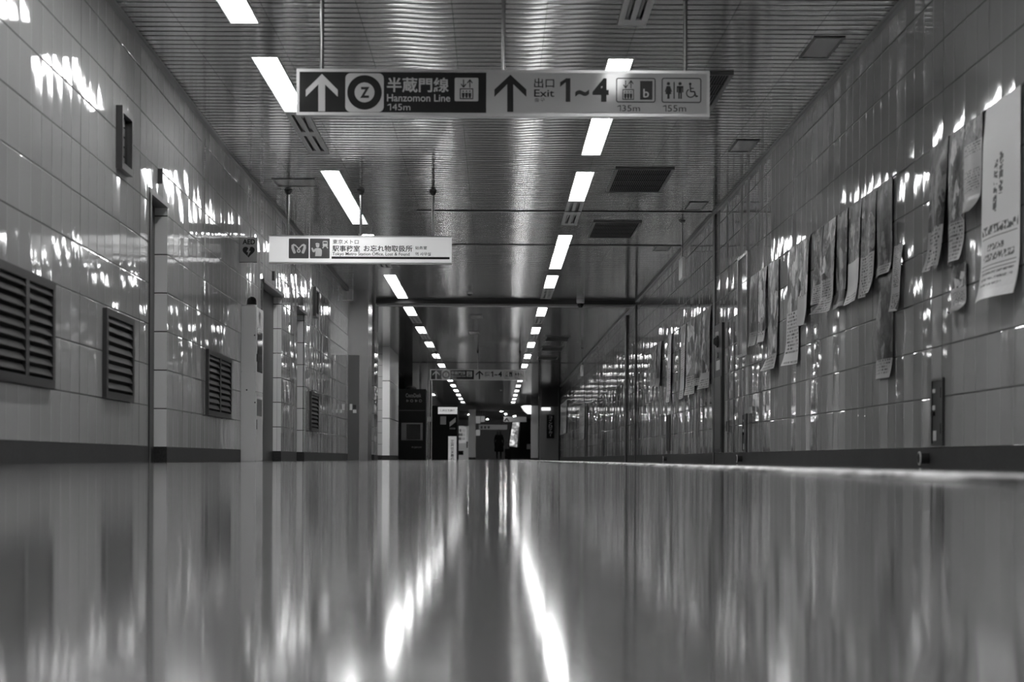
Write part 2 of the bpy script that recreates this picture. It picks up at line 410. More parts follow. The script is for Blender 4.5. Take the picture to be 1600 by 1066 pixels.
# ------------------------------------------------------------------ ceiling vents, hatches and small things
def vent(x0, x1, y0, y1):
    o = thing('ceiling_vent', 'x', 'vent', ((x0+x1)/2, y0, HC)); t = 0.03; z0, z1 = HC-0.018, HC-0.001
    f = MB().box(x0, x1, y0, y0+t, z0, z1).box(x0, x1, y1-t, y1, z0, z1).box(x0, x0+t, y0+t, y1-t, z0, z1).box(x1-t, x1, y0+t, y1-t, z0, z1)
    f.build('frame', M_MID, o)
    b = MB()
    for k in (1, 2, 3):
        y = y0+(y1-y0)*k/4; b.box(x0+t, x1-t, y-0.012, y+0.012, z0+0.002, z1)
    n = 26
    for k in range(1, n):
        x = x0+t+(x1-x0-2*t)*k/n; b.box(x-0.003, x+0.003, y0+t, y1-t, z0+0.006, z1)
    b.build('grille', M_TRIM, o); MB().box(x0+t, x1-t, y0+t, y1-t, HC-0.005, HC-0.001).build('backing', M_VOID, o)
    return o
proto = vent(1.2, 1.8, 0, 1.9)
VY_ = [(16.8, 'behind the right end of the near hanging sign'), (22.3, 'nearest of the fully visible ones on the right'), (27.3, 'just beyond the cross joint on the right'), (52.9, 'first beyond the shutter beam on the right'), (57.9, 'second beyond the shutter beam on the right'), (63.1, 'third beyond the shutter beam on the right')]
for i, (y, wh) in enumerate(VY_):
    o = proto if i == 0 else copy_tree(proto)
    o.location = (1.5, y, HC); o['label'] = 'dark slotted ceiling vent, '+wh; o['group'] = 'ceiling vents right of the right lights'
def hatch(x0, x1, y0, y1, label, group):
    o = thing('ceiling_hatch', label, 'access hatch', ((x0+x1)/2, y0, HC), group); t = 0.022
    MB().box(x0, x1, y0, y0+t*2, HC-0.006, HC-0.001).box(x0, x1, y1-t*2, y1, HC-0.006, HC-0.001).box(x0, x0+t, y0+2*t, y1-2*t, HC-0.006, HC-0.001).box(x1-t, x1, y0+2*t, y1-2*t, HC-0.006, HC-0.001).build('frame', M_TRIM, o)
    MB().box(x0+t, x1-t, y0+2*t, y1-2*t, HC-0.003, HC-0.001).build('panel', mat('hatch_metal', 0.25, 0.25, 0.7), o); return o
for i, y in enumerate((15.35, 20.3, 25.2, 30.35)):
    hatch(2.2, 2.42, y, y+0.82, 'small square flush ceiling hatch beside the right wall, %s from the camera' % ORD[i], 'hatches along the right wall')
hatch(-2.38, -1.92, 23.3, 23.95, 'wide flat ceiling hatch left of the left lights near the office sign', None)
hatch(-0.55, -0.28, 45.2, 46.4, 'flat ceiling hatch in the middle just past the shutter beam', None)
hatch(-0.65, -0.37, 51.0, 52.2, 'flat ceiling hatch in the middle, second past the shutter beam', None)
def detector(x, y, label):
    o = thing('smoke_detector', label, 'smoke detector', (x, y, HC))
    MB().lathe((x, y, HC), [(0.05, -0.001), (0.055, -0.02), (0.05, -0.03)]).build('base', M_WHITE, o)
    MB().lathe((x, y, HC), [(0.035, -0.03), (0.03, -0.055), (0.012, -0.065)]).build('head', M_TRIM, o)
a, b = onC(734, 457); detector(a, b, 'small round smoke detector in the middle of the ceiling before the beam')
a, b = onC(783, 610); detector(a, b, 'tiny round smoke detector on the far ceiling past the far sign')
def camera_dome(px, py):
    x, y = onC(px, py); o = thing('dome_camera', 'pale dome security camera on the ceiling at the shutter beam', 'security camera', (x, y, HC))
    MB().lathe((x, y, HC), [(0.075, -0.001), (0.075, -0.06), (0.06, -0.075)], 20).build('housing', M_WHITE, o)
    MB().lathe((x, y, HC), [(0.06, -0.075), (0.055, -0.11), (0.035, -0.145), (0.01, -0.155)], 20).build('dome', mat('smoked_dome', 0.01, 0.08), o)
camera_dome(907, 468)

# ------------------------------------------------------------------ hanging signs
def px_map(y):
    return lambda px, py: (lambda p: (p.x, p.z))(at(px, py, y))
def arrow(mb, T, ox, oy, sc, pts, y0, y1): mb.prism([T(ox+a/sc, oy+b/sc) for a, b in pts], y0, y1)
def elevator(mb, mbk, R, y0, y1, frame=True):
    """lift pictogram in a unit box given by R(u, v), v down"""
    lw = abs(R(0.06, 0)[0]-R(0, 0)[0])
    mb.strip([R(.08, .48), R(.92, .48), R(.92, .98), R(.08, .98)], lw*1.1, y0, y1, True)
    for u in (.28, .5, .72):
        c_ = R(u, .60); mb.prism(disc(c_[0], c_[1], lw*.85, 12), y0, y1)
        mb.prism([R(u-.09, .68), R(u+.09, .68), R(u+.09, .84), R(u+.05, .94), R(u-.05, .94), R(u-.09, .84)], y0, y1)
    for u, up in ((.30, False), (.72, True)):
        a, b = (.40, .02) if up else (.02, .40)
        mb.strip([R(u, a), R(u, b)], lw*1.2, y0, y1)
        t = .16 if up else -.16
        mb.strip([R(u-.16, b+t), R(u, b), R(u+.16, b+t)], lw*1.2, y0, y1)
def person_icon(mb, R, y0, y1, woman=False):
    c_ = R(.5, .10); r = abs(R(.5, .0)[1]-R(.5, .1)[1]); mb.prism(disc(c_[0], c_[1], r, 14), y0, y1)
    if woman: mb.prism([R(.25, .24), R(.75, .24), R(1., .58), R(.86, .60), R(.70, .40), R(.92, .72), R(.66, .72), R(.66, 1), R(.34, 1), R(.34, .72), R(.08, .72), R(.30, .40), R(.14, .60), R(0, .58)], y0, y1)
    else: mb.prism([R(.05, .24), R(.95, .24), R(.95, .62), R(.78, .62), R(.78, .36), R(.74, .36), R(.74, 1), R(.54, 1), R(.54, .64), R(.46, .64), R(.46, 1), R(.26, 1), R(.26, .36), R(.22, .36), R(.22, .62), R(.05, .62)], y0, y1)
def hang_poles(o, xs, y, ztop, zbot, r):
    for x in xs:
        p = MB().tube((x, y, zbot), (x, y, ztop-0.001), r, n=16).build('pole', M_CHROME, o)
        MB().lathe((x, y, ztop), [(r*2.6, -0.001), (r*2.6, -0.012), (r*1.9, -0.03), (r*1.1, -0.05)]).build('flange', M_TRIM, p)

YS = 13.9
def line_sign():
    T = px_map(YS); a, b = T(463.5, 107.6), T(1108.7, 182.9)
    x0, x1 = a[0], b[0]; z1 = a[1]; z0 = T(1108.7, 182.9)[1]
    o = thing('hanging_sign', 'near hanging direction sign, dark left half with a ringed letter and pale right half', 'direction sign', ((x0+x1)/2, YS, HC), 'direction signs over the corridor')
    th = 0.10; fr = 0.018
    h = MB().box(x0, x1, YS+0.004, YS+th, z0, z1)
    for c_ in ((x0, x1, z1-fr, z1), (x0, x1, z0, z0+fr), (x0, x0+fr, z0+fr, z1-fr), (x1-fr, x1, z0+fr, z1-fr)): h.box(c_[0], c_[1], YS-0.004, YS+0.004, c_[2], c_[3])
    h.build('housing', M_SIGNFRAME, o)
    xm = T(759.8, 140)[0]
    MB().box(xm, x1-fr, YS-0.001, YS+0.004, z0+fr, z1-fr).build('face_panel', M_SIGNW, o)['label'] = 'pale right face of the sign'
    MB().box(x0+fr, xm, YS-0.001, YS+0.004, z0+fr, z1-fr).build('face_panel', M_SIGND, o)['label'] = 'dark left face of the sign'
    ya, yb_ = YS-0.0025, YS-0.001
    A = lambda u, v: T(440+u/4.706, 80+v/4.706)
    B = lambda u, v: T(760+u/4.0, 80+v/4.0)
    wht, blk, drk = MB(), MB(), MB()
    wht.prism([A(*p) for p in ((297, 168), (413, 285), (413, 335), (320, 245), (320, 443), (270, 443), (270, 245), (178, 335), (178, 285))], ya, yb_)
    blk.prism([B(*p) for p in ((150, 147), (250, 240), (250, 286), (168, 207), (168, 380), (130, 380), (130, 207), (50, 286), (50, 240))], ya, yb_)
    wht.build('arrow', M_LETTERW, o); blk.build('arrow', M_INK, o)
    # line emblem
    e = MB(); p, q = A(468, 447), A(752, 163); e.prism(rrect(p[0], q[0], p[1], q[1], 0.034), ya, yb_); em = e.build('line_emblem', M_LETTERW, o)
    cc = A(610, 304); r1 = A(737, 304)[0]-cc[0]; r2 = A(683, 304)[0]-cc[0]
    MB().prism(disc(cc[0], cc[1], r1, 56), ya-0.001, ya).build('ring', M_SIGND, em)
    MB().prism(disc(cc[0], cc[1], r2, 40), ya-0.002, ya-0.001).build('ring_centre', M_LETTERW, em)
    m = MB(); p, q = A(578, 345), A(647, 264); put_text(m, 'Z', p[0], q[0], p[1], q[1], ya-0.0025, 0.045); m.build('ring_letter', M_INK, em)
    def wt(mt, s, Q, u0, u1, v0, v1, bold=0.0):
        mb = MB(); p, q = Q(u0, v1), Q(u1, v0); put_text(mb, s, p[0], q[0], p[1], q[1], ya, bold); mb.build('lettering', mt, o)
    wt(M_LETTERW, '半蔵門線', A, 775, 1230, 195, 303, 0.020); wt(M_LETTERW, 'Hanzomon Line', A, 775, 1240, 318, 370, 0.012); wt(M_LETTERW, '145m', A, 778, 947, 388, 435)
    e = MB(); p, q = A(1272, 368), A(1447, 197); e.prism(rrect(p[0], q[0], p[1], q[1], 0.008), ya, yb_); ic = e.build('pictogram', M_LETTERW, o)
    m = MB(); elevator(m, None, lambda u, v: A(1305+110*u, 208+145*v), ya-0.001, ya); m.build('lift_symbol', M_INK, ic)
    wt(M_INK, '出口', B, 298, 424, 170, 229, 0.012); wt(M_INK, 'Exit', B, 298, 424, 240, 286, 0.012); wt(M_INK, '출구', B, 300, 365, 293, 317)
    wt(M_INK, '1', B, 460, 525, 170, 317, 0.04); wt(M_INK, '~', B, 555, 642, 240, 285, 0.04); wt(M_INK, '4', B, 662, 765, 170, 317, 0.04)
    wt(M_INK, '135m', B, 818, 960, 338, 376); wt(M_INK, '155m', B, 1102, 1248, 338, 378)
    lw = 0.006
    m = MB(); p, q = B(813, 318), B(1054, 171); m.strip(rrect(p[0], q[0], p[1], q[1], 0.012), lw, ya, yb_, True)
    elevator(m, None, lambda u, v: B(846+80*u, 182+122*v), ya, yb_)
    p, q = B(960, 304), B(1038, 187); m.box(p[0], q[0], ya, yb_, p[1], q[1]); pc = m.build('pictogram', M_INK, o)
    m = MB(); p, q = B(980, 290), B(1016, 236); put_text(m, 'b', p[0], q[0], p[1], q[1], ya-0.0008, 0.01); m.build('exit_letter', M_LETTERW, pc)
    m = MB(); p, q = B(1098, 320), B(1340, 171); m.strip(rrect(p[0], q[0], p[1], q[1], 0.012), lw, ya, yb_, True)
    person_icon(m, lambda u, v: B(1115+45*u, 193+105*v), ya, yb_, True)
    p, q = B(1169, 298), B(1177, 193); m.box(p[0], q[0], ya, yb_, p[1], q[1])
    person_icon(m, lambda u, v: B(1187+46*u, 193+105*v), ya, yb_)
    W = lambda u, v: B(1245+75*u, 205+88*v)
    c_ = W(.38, .0); m.prism(disc(c_[0], c_[1], 0.0085, 12), ya, yb_)
    m.strip([W(.38, .08), W(.42, .55), W(.74, .55), W(.86, .90), W(1, .86)], 0.0085, ya, yb_); m.strip([W(.40, .32), W(.66, .32)], 0.007, ya, yb_)
    cc = W(.42, .66); rr = 0.026; m.strip([(cc[0]+rr*math.cos(t), cc[1]+rr*math.sin(t)) for t in [math.radians(d) for d in range(120, 351, 15)]], 0.007, ya, yb_)
    m.build('pictogram', M_INK, o)
    hang_poles(o, [at(q_, 100, YS).x for q_ in (502, 786.5, 1071.5)], YS+th/2, HC, z1-0.002, 0.0135)
    return o
sgn = line_sign()
x_far = (at(671, 590, 60.5).x+at(822, 590, 60.5).x)/2
copy_tree(sgn, (x_far, 60.5, HC), 'far hanging direction sign deep in the corridor, small, above the last lights')

YO = 24.26
def office_sign():
    T = px_map(YO); x0, z1 = T(420.5, 369.2); x1 = T(705.5, 370)[0]; z0 = T(560, 410.3)[1]
    o = thing('hanging_sign', 'white hanging station office and lost-property sign with two square pictograms on the left', 'office sign', ((x0+x1)/2, YO, HC))
    MB().box(x0, x1, YO, YO+0.11, z0, z1).build('housing', M_SIGNW2, o)
    MB().box(x0-0.004, x1+0.004, YO-0.006, YO+0.116, z1-0.003, z1+0.010).box(x0-0.004, x1+0.004, YO-0.006, YO+0.116, z0-0.010, z0+0.003).build('rail', M_SIGNFRAME, o)
    A = lambda u, v: T(430+u/5.714, 370+v/5.714)
    ya, yb_ = YO-0.0015, YO
    p, q = A(121, 193), A(300, 17); e = MB(); e.prism(rrect(p[0], q[0], p[1], q[1], 0.008), ya, yb_); em = e.build('operator_emblem', M_GREYD, o)
    m = MB()      # looped heart-shaped letter mark
    C = lambda u, v: A(210+u*64, 104-v*40)
    wing = lambda s: [C(s*a, b) for a, b in ((.60, -.88), (.74, -.35), (.84, .15), (.84, .60), (.66, .78), (.46, .66), (.20, .25), (-.06, -.20), (-.20, -.55), (-.14, -.80), (0, -.88))]
    for s in (-1, 1):
        pts = wing(s)
        for k in range(len(pts)-1):
            wd = (0.030, 0.030, 0.027, 0.022, 0.017)[k] if k < 5 else 0.012
            jj = k+(11 if s > 0 else 0); m.strip([pts[k], pts[k+1]], wd, ya-0.001-jj*0.00024, ya); m.prism(disc(pts[k][0], pts[k][1], wd/2, 12), ya-0.001-jj*0.00024-0.00012, ya)
    m.build('emblem_mark', M_LETTERW, em)
    p, q = A(309, 193), A(487, 17); e = MB(); e.prism(rrect(p[0], q[0], p[1], q[1], 0.008), ya, yb_); ic = e.build('pictogram', M_GREYD, o)
    m = MB(); y0, y1 = ya-0.001, ya
    m.prism([A(358, 62), A(372, 55), A(394, 60), A(396, 70), A(362, 70)], y0, y1); m.prism([A(362, 72), A(396, 72), A(392, 92), A(380, 97), A(366, 92)], y0, y1)
    m.prism([A(357, 105), A(372, 101), A(388, 101), A(408, 106), A(417, 122), A(417, 150), A(413, 174), A(357, 174), A(360, 128), A(348, 140), A(334, 136), A(322, 104), A(330, 97), A(336, 100), A(344, 118)], y0, y1)
    e2 = MB(); p, q = A(424, 88), A(468, 38); m.prism(rrect(p[0], q[0], p[1], q[1], 0.01), y0, y1); m.strip([A(432, 90), A(424, 102)], 0.012, y0, y1); m.strip([A(460, 90), A(468, 102)], 0.012, y0, y1)
    m.build('officer_and_train', M_LETTERW, ic)
    m = MB(); p, q = A(430, 62), A(462, 48); m.box(p[0], q[0], y0-0.001, y0, p[1], q[1]); m.build('train_window', M_GREYD, ic)
    m = MB()
    def wt(s, u0, u1, v0, v1, bold=0.0): p, q = A(u0, v1), A(u1, v0); put_text(m, s, p[0], q[0], p[1], q[1], ya, bold)
    wt('東京メトロ', 512, 745, 24, 66, 0.008); wt('駅事務室', 510, 757, 78, 133, 0.016); wt('お忘れ物取扱所', 790, 1225, 78, 133, 0.016)
    wt('Tokyo Metro Station Office, Lost & Found', 510, 1200, 141, 176, 0.012); wt('站务室', 1250, 1355, 84, 115, 0.012); wt('역 사무실', 1250, 1390, 139, 171, 0.012)
    p, q = A(503, 197), A(1557, 182); m.box(p[0], q[0], ya, yb_, p[1], q[1])
    m.build('lettering', M_INK, o)
    hang_poles(o, [at(q_, 330, YO).x for q_ in (449.5, 563.5, 676.5)], YO+0.055, HC, z1+0.008, 0.0165)
office_sign()

# ------------------------------------------------------------------ things on the left wall
def louvre(x0, x1, yt0, yt1, yb0, yb1, label, mull):
    y0, za = onL(x0, yt0); y1, zb = onL(x1, yt1); z1 = (za+zb)/2; z0 = (onL(x0, yb0)[1]+onL(x1, yb1)[1])/2
    y0 = max(y0, 9.0)
    o = thing('wall_louvre', label, 'air vent', (XL(y0), y0, z0), 'louvred vents low on the left wall'); t = 0.045; d = 0.03
    ym = y0+(y1-y0)*mull if mull else None
    f = MB().wall('L', y0, y1, z1-t, z1, 0.001, d).wall('L', y0, y1, z0, z0+t, 0.001, d).wall('L', y0, y0+t*1.6, z0+t, z1-t, 0.001, d).wall('L', y1-t*1.6, y1, z0+t, z1-t, 0.001, d)
    if ym: f.wall('L', ym-t, ym+t, z0+t, z1-t, 0.001, d)
    f.build('frame', M_LFRAME, o)
    MB().wall('L', y0+0.02, y1-0.02, z0+0.02, z1-0.02, 0.0005, 0.003).build('backing', M_VOID, o)
    n = max(6, int(round((z1-z0-2*t)/0.058)))
    for a, b in ([(y0+t*1.6, ym-t), (ym+t, y1-t*1.6)] if ym else [(y0+t*1.6, y1-t*1.6)]):
        s = MB()
        for k in range(n):
            zb_ = z0+t+(z1-z0-2*t)*k/n; hh = (z1-z0-2*t)/n
            p = []
            for y in (a, b):
                x = XL(y); p.append([(x+0.004, y, zb_+hh*1.0), (x+0.012, y, zb_+hh*1.0), (x+0.028, y, zb_+hh*0.38), (x+0.028, y, zb_+hh*0.30), (x+0.020, y, zb_+hh*0.34)])
            q = p[0]+p[1]; m = 5
            s.add(q, [tuple(range(m-1, -1, -1)), tuple(range(m, 2*m))]+[(i, (i+1) % m, m+(i+1) % m, m+i) for i in range(m)])
        s.build('slats', M_LOUV, o)
louvre(-60, 79, 378, 446, 586, 606, 'large double louvred vent at the left edge, nearest the camera', 0.64)
louvre(160, 204, 480, 500, 622, 629, 'single louvred vent just before the first doorway', 0)
louvre(321, 358, 545, 561, 648.5, 655, 'double louvred vent beside the white defibrillator cabinet', 0.5)
louvre(483.5, 495.5, 610, 617, 672, 676, 'small far louvred vent past the last doorway', 0)
def wall_frame(x0, x1, yt0, yt1, yb0, label):
    y0, z1 = onL(x0, yt0); y1, _ = onL(x1, yt1); z0 = onL(x0, yb0)[1]; d = 0.045; t = 0.045
    o = thing('indicator_frame', label, 'wall frame', (XL(y0), y0, z0))
    f = MB().wall('L', y0, y1, z1-t, z1, 0.001, d).wall('L', y0, y1, z0, z0+t, 0.001, d).wall('L', y0, y0+t, z0+t, z1-t, 0.001, d).wall('L', y1-t, y1, z0+t, z1-t, 0.001, d)
    f.build('frame', M_TRIM, o); MB().wall('L', y0+t, y1-t, z0+t, z1-t, 0.001, 0.012).build('glass', mat('dark_display_glass', 0.006, 0.1), o)
    g = MB()
    for k in range(5):
        zc = z0+t+(z1-z0-2*t)*(k+0.5)/5; g.wall('L', (y0+y1)/2-0.06, (y0+y1)/2+0.06, zc-0.025, zc+0.025, 0.012, 0.014)
    g.build('indicator_cells', M_GREYD, o)
wall_frame(181, 198, 164, 182, 263, 'dark framed indicator box high on the left wall before the first doorway')
wall_frame(489, 493.8, 448, 452, 494, 'dark slim indicator box high on the left wall past the last doorway')
for i, (px_, py_) in enumerate(((247, 283), (425, 436), (470, 475))):
    y, z = onL(px_, py_)
    mesh_thing(MB().wall('L', y-0.02, y+0.02, z-0.02, z+0.09, 0.0, 0.035), 'door_lamp', M_TRIM, 'tiny dark lamp above the %s doorway on the left' % ORD[i], 'lamp')

def aed_cabinet():
    y0 = onL(376, 600)[0]; x0 = XL(y0); x1 = at(400, 600, y0).x; y1 = x1*F/(ray(411, 600)[0]*F); z1 = at(385, 478, y0).z
    o = thing('defibrillator_cabinet', 'tall white defibrillator cabinet standing against the left wall with a dark dome light on top', 'cabinet', ((x0+x1)/2, y0, 0))
    zm = at(385, 581, y0).z
    MB().box(x0+0.002, x1-0.01, y0, y1, 0.001, zm-0.003).box(x0+0.002, x1-0.01, y0, y1, zm+0.003, z1).box(x0+0.01, x1-0.015, y0+0.005, y1-0.005, zm-0.003, zm+0.003).build('body', M_WHITE, o)
    d = MB().box(x1-0.01, x1, y0+0.012, y1-0.012, 0.72, z1-0.01).build('door', M_WHITE, o)
    MB().box(x1, x1+0.003, y0+0.10, y1-0.10, 0.92, z1-0.22).build('door_window', mat('dark_glass', 0.01, 0.06), d)
    MB().box(x1, x1+0.012, y0+0.04, y0+0.06, 1.02, 1.10).build('handle', M_INK, d)
    lo = MB().box(x1-0.01, x1, y0+0.012, y1-0.012, 0.012, 0.71).build('lower_panel', M_WHITE, o)
    MB().box(x1, x1+0.002, y0+0.10, y1-0.12, 0.47, 0.64).build('notice', mat('grey_notice', 0.12, 0.5), lo)
    MB().box(x1, x1+0.002, y0+0.08, y1-0.10, 0.645, 0.67).build('notice', M_PAPER, lo)
    MB().box(x1, x1+0.002, y0+0.06, y0+0.12, 0.33, 0.43).build('latch', M_INK, lo)
    h = MB(); cy = (y0+y1)/2; s_ = 0.085
    ht = [(cy+s_*0.95*math.sin(t)**3, z1-0.10+s_*0.06*(13*math.cos(t)-5*math.cos(2*t)-2*math.cos(3*t)-math.cos(4*t))) for t in [2*PI*i/24 for i in range(24)]]
    h.add([(x1+0.001, a, b) for a, b in ht]+[(x1+0.002, a, b) for a, b in ht], [tuple(range(24)), tuple(range(47, 23, -1))]+[(i, (i+1) % 24, 24+(i+1) % 24, 24+i) for i in range(24)])
    h.build('heart_mark', M_GREYD, d)
    cx = at(391, 470, y0).x; cy = y0+0.12
    MB().lathe((cx, cy, z1), [(0.055, 0.0), (0.055, 0.018)], 20).build('dome_base', M_STEEL, o)
    MB().lathe((cx, cy, z1), [(0.05, 0.018), (0.05, 0.06), (0.042, 0.085), (0.022, 0.1), (0.005, 0.104)], 20).build('dome_light', mat('dark_red_dome', 0.012, 0.1), o)
    for k, (u, v) in enumerate(((398, 524), (385.5, 609.5), (398.5, 629))):
        p = at(u, v, y0); MB().tube((p.x, y0-0.004, p.z), (p.x, y0, p.z), 0.008).build('screw', M_TRIM, o)
aed_cabinet()
def aed_sign():
    y = onL(374, 390)[0]; T = px_map(y); x1, z1 = T(402, 371); x0, z0 = T(374, 409.5); x0 = XL(y)
    o = thing('defibrillator_sign', 'small square projecting sign with a heart and lightning bolt on the left wall', 'sign', (x0, y, z0))
    MB().box(x0+0.001, x1, y, y+0.03, z0, z1).build('panel', mat('sign_grey', 0.6, 0.25), o)
    A = lambda u, v: T(360+u/4.21, 220+v/4.21)
    m = MB(); p, q = A(80, 682), A(163, 648); put_text(m, 'AED', p[0], q[0], p[1], q[1], y-0.001, 0.03); m.build('lettering', M_INK, o)
    cx, cz = A(120, 728); s_ = (A(160, 728)[0]-cx)/16
    ht = [(cx+s_*16*math.sin(t)**3, cz+s_*1.02*(13*math.cos(t)-5*math.cos(2*t)-2*math.cos(3*t)-math.cos(4*t))) for t in [2*PI*i/40 for i in range(40)]]
    h = MB().prism(ht, y-0.002, y).build('heart', M_INK, o)
    MB().prism([A(*p) for p in ((122, 702), (106, 732), (117, 734), (113, 760), (134, 726), (122, 724), (130, 704))], y-0.003, y-0.002).build('bolt', M_LETTERW, h)
    MB().box(x0+0.002, x1, y-0.001, y+0.03, z0-0.006, z0).build('bottom_edge', M_TRIM, o)
aed_sign()

# ------------------------------------------------------------------ things on the right wall
def poster_material(i, tone, pic, dark, special=False):
    """printed sheet: a picture field above and lines of small print below, laid out by uv"""
    q = NT('printed_sheet_%d' % i); uvn = q.n('ShaderNodeUVMap'); uvn.uv_map = 'uv'; u, v, _ = q.sep(uvn.outputs[0])
    p = q.xyz(q.math('ADD', u, i*3.7), q.math('ADD', q.math('MULTIPLY', v, 1.4), i*1.3), 0.0)
    n = q.noise(p, 2.4, 5.0, 0.62)['Fac']
    vo = q.n('ShaderNodeTexVoronoi'); q.put(vo.inputs['Vector'], p); vo.inputs['Scale'].default_value = 4.0
    blk = q.sep(vo.outputs['Color'])[0]
    img = q.math('ADD', q.math('MULTIPLY', n, 0.7), q.math('MULTIPLY', blk, 0.35))
    img = q.ramp(img, [(0.36, 0.006), (0.46, dark*0.35), (0.54, dark), (0.60, dark*0.3), (0.66, min(0.8, dark*2.6)), (0.78, min(0.8, dark*1.2))])
    row = q.math('MULTIPLY', v, 34.0); fr = q.math('FRACT', row)
    ink = q.math('GREATER_THAN', q.noise(q.xyz(q.math('MULTIPLY', u, 26.0), q.math('MULTIPLY', q.math('FLOOR', row), 5.1), float(i)), 1.0, 1.0)['Fac'], 0.50)
    ink = q.math('MULTIPLY', ink, q.math('MULTIPLY', q.math('GREATER_THAN', fr, 0.42), q.math('LESS_THAN', q.math('ABSOLUTE', q.math('SUBTRACT', u, 0.5)), 0.42)))
    gap = q.math('GREATER_THAN', q.noise(q.xyz(0.0, q.math('MULTIPLY', v, 5.0), float(i)+0.5), 1.0, 0.0)['Fac'], 0.42)
    txt = q.mix(q.math('MULTIPLY', ink, gap), tone, 0.05)
    if special:
        band = lambda c, h: q.math('LESS_THAN', q.math('ABSOLUTE', q.math('SUBTRACT', v, c)), h)
        col = None
        for cu_, lo, hi in ((0.40, 0.44, 0.70), (0.53, 0.52, 0.73)):
            ch = q.math('GREATER_THAN', q.noise(q.xyz(q.math('MULTIPLY', u, 16.0), q.math('MULTIPLY', v, 60.0), cu_*9), 1.0, 1.0)['Fac'], 0.47)
            k = q.math('MULTIPLY', q.math('MULTIPLY', ch, q.math('LESS_THAN', q.math('ABSOLUTE', q.math('SUBTRACT', u, cu_)), 0.045)), band((lo+hi)/2, (hi-lo)/2))
            col = k if col is None else q.math('MAXIMUM', col, k)
        for c_, h_, lo, hi, s_ in ((0.355, 0.022, 0.04, 0.96, 11), (0.265, 0.016, 0.25, 0.65, 16), (0.215, 0.018, 0.12, 0.88, 16), (0.135, 0.006, 0.1, 0.9, 30), (0.105, 0.006, 0.1, 0.9, 30), (0.075, 0.006, 0.1, 0.7, 30)):
            ch = q.math('GREATER_THAN', q.noise(q.xyz(q.math('MULTIPLY', u, s_*1.8), q.math('MULTIPLY', v, s_*3.0), c_*50), 1.0, 1.0)['Fac'], 0.46)
            k = q.math('MULTIPLY', q.math('MULTIPLY', ch, band(c_, h_)), q.math('LESS_THAN', q.math('ABSOLUTE', q.math('SUBTRACT', u, (lo+hi)/2)), (hi-lo)/2))
            col = q.math('MAXIMUM', col, k)
        for c_ in (0.315, 0.175, 0.155): col = q.math('MAXIMUM', col, q.math('MULTIPLY', band(c_, 0.0022), q.math('LESS_THAN', q.math('ABSOLUTE', q.math('SUBTRACT', u, 0.5)), 0.44)))
        q.set('Base Color', q.mix(col, tone, 0.10))
    else: q.set('Base Color', q.mix(q.math('GREATER_THAN', v, 1.0-pic), txt, img))
    q.b.inputs['Roughness'].default_value = 0.28; q.b.inputs['Specular IOR Level'].default_value = 0.04
    return q.m
NP = [0]
def poster(x0, x1, yt, yb, label, tone=0.5, pic=0.5, dark=0.16, curl=0.05, top=None, d=0.012, fold=0.03, group='posters hung along the right wall'):
    """sheet hanging on the right wall between two picture columns; x1 is the end nearer the camera"""
    NP[0] += 1; i = NP[0]; rnd = random.Random(i*31)
    ya, _ = onR(x0, yb); yb_, _ = onR(x1, yb); xm = (x0+x1)/2
    z1 = top if top is not None else onR(xm, yt)[1]; z0 = onR(xm, yb)[1]
    if ya < yb_: ya, yb_ = yb_, ya
    nu, nv = 8, 22; ph = rnd.uniform(0, 6); k1 = rnd.uniform(0.7, 1.3)
    m = MB(); m.uv = []; grid = []
    for side in (0, 1):
        for jv in range(nv+1):
            v = jv/nv
            for ju in range(nu+1):
                u = ju/nu; y = ya+(yb_-ya)*u
                bow = fold*0.5*(1+math.sin(ph+u*5.2*k1+v*1.3))*(0.25+0.75*(1-v))*min(1, (1-v)*6)
                cu = curl*max(0, (0.22-v)/0.22)**2*(0.6+0.4*math.sin(ph*2+u*3))
                m.v.append((RX-d-bow-cu-(0.0015 if side else 0), y, z0+(z1-z0)*v)); m.uv.append((u, v))
    W_ = nu+1; N_ = W_*(nv+1)
    for jv in range(nv):
        for ju in range(nu):
            a = jv*W_+ju; m.f.append((a, a+W_, a+W_+1, a+1)); b = N_+a; m.f.append((b, b+1, b+W_+1, b+W_))
    rim = [ju for ju in range(W_)]+[jv*W_+nu for jv in range(1, nv+1)]+[nv*W_+ju for ju in range(nu-1, -1, -1)]+[jv*W_ for jv in range(nv-1, 0, -1)]
    for a, b in zip(rim, rim[1:]+rim[:1]): m.f.append((a, b, N_+b, N_+a))
    o = m.build('poster', poster_material(i, tone, pic, dark, i == 1)); return tag(o, label, 'poster', group)
ZT = 1.90
poster(1544, 1598, 150, 466, 'large white poster at the right edge, nearest the camera, with upright columns of characters', 0.85, 0.0, 0.5, 0.05, ZT, 0.014, 0.04)
poster(1512, 1538, 185, 336, 'short pale printed poster curling at its foot, beside the large white one', 0.5, 0.25, 0.22, 0.06, ZT)
poster(1487, 1510, 200, 410, 'narrow patchwork poster, upper of two, left of the short pale one', 0.42, 0.7, 0.25, 0.03, ZT)
poster(1493, 1514, 412, 488, 'small pale leaflet hung below the patchwork poster', 0.5, 0.5, 0.3, 0.05, None, 0.014)
poster(1456, 1485, 220, 420, 'dark picture poster with a pale block of print at its foot', 0.42, 0.68, 0.10, 0.03, ZT, 0.014, 0.06)
poster(1400, 1414, 382, 485, 'slim pale leaflet of close print hanging lower than the rest', 0.55, 0.0, 0.3, 0.03)
poster(1375, 1399, 425, 592, 'long dark poster hanging lowest with a small white label at its foot', 0.4, 0.82, 0.13, 0.02, None, 0.016)
poster(1374, 1397, 285, 430, 'dark mottled poster directly above the long dark one', 0.35, 0.9, 0.09, 0.03, ZT)
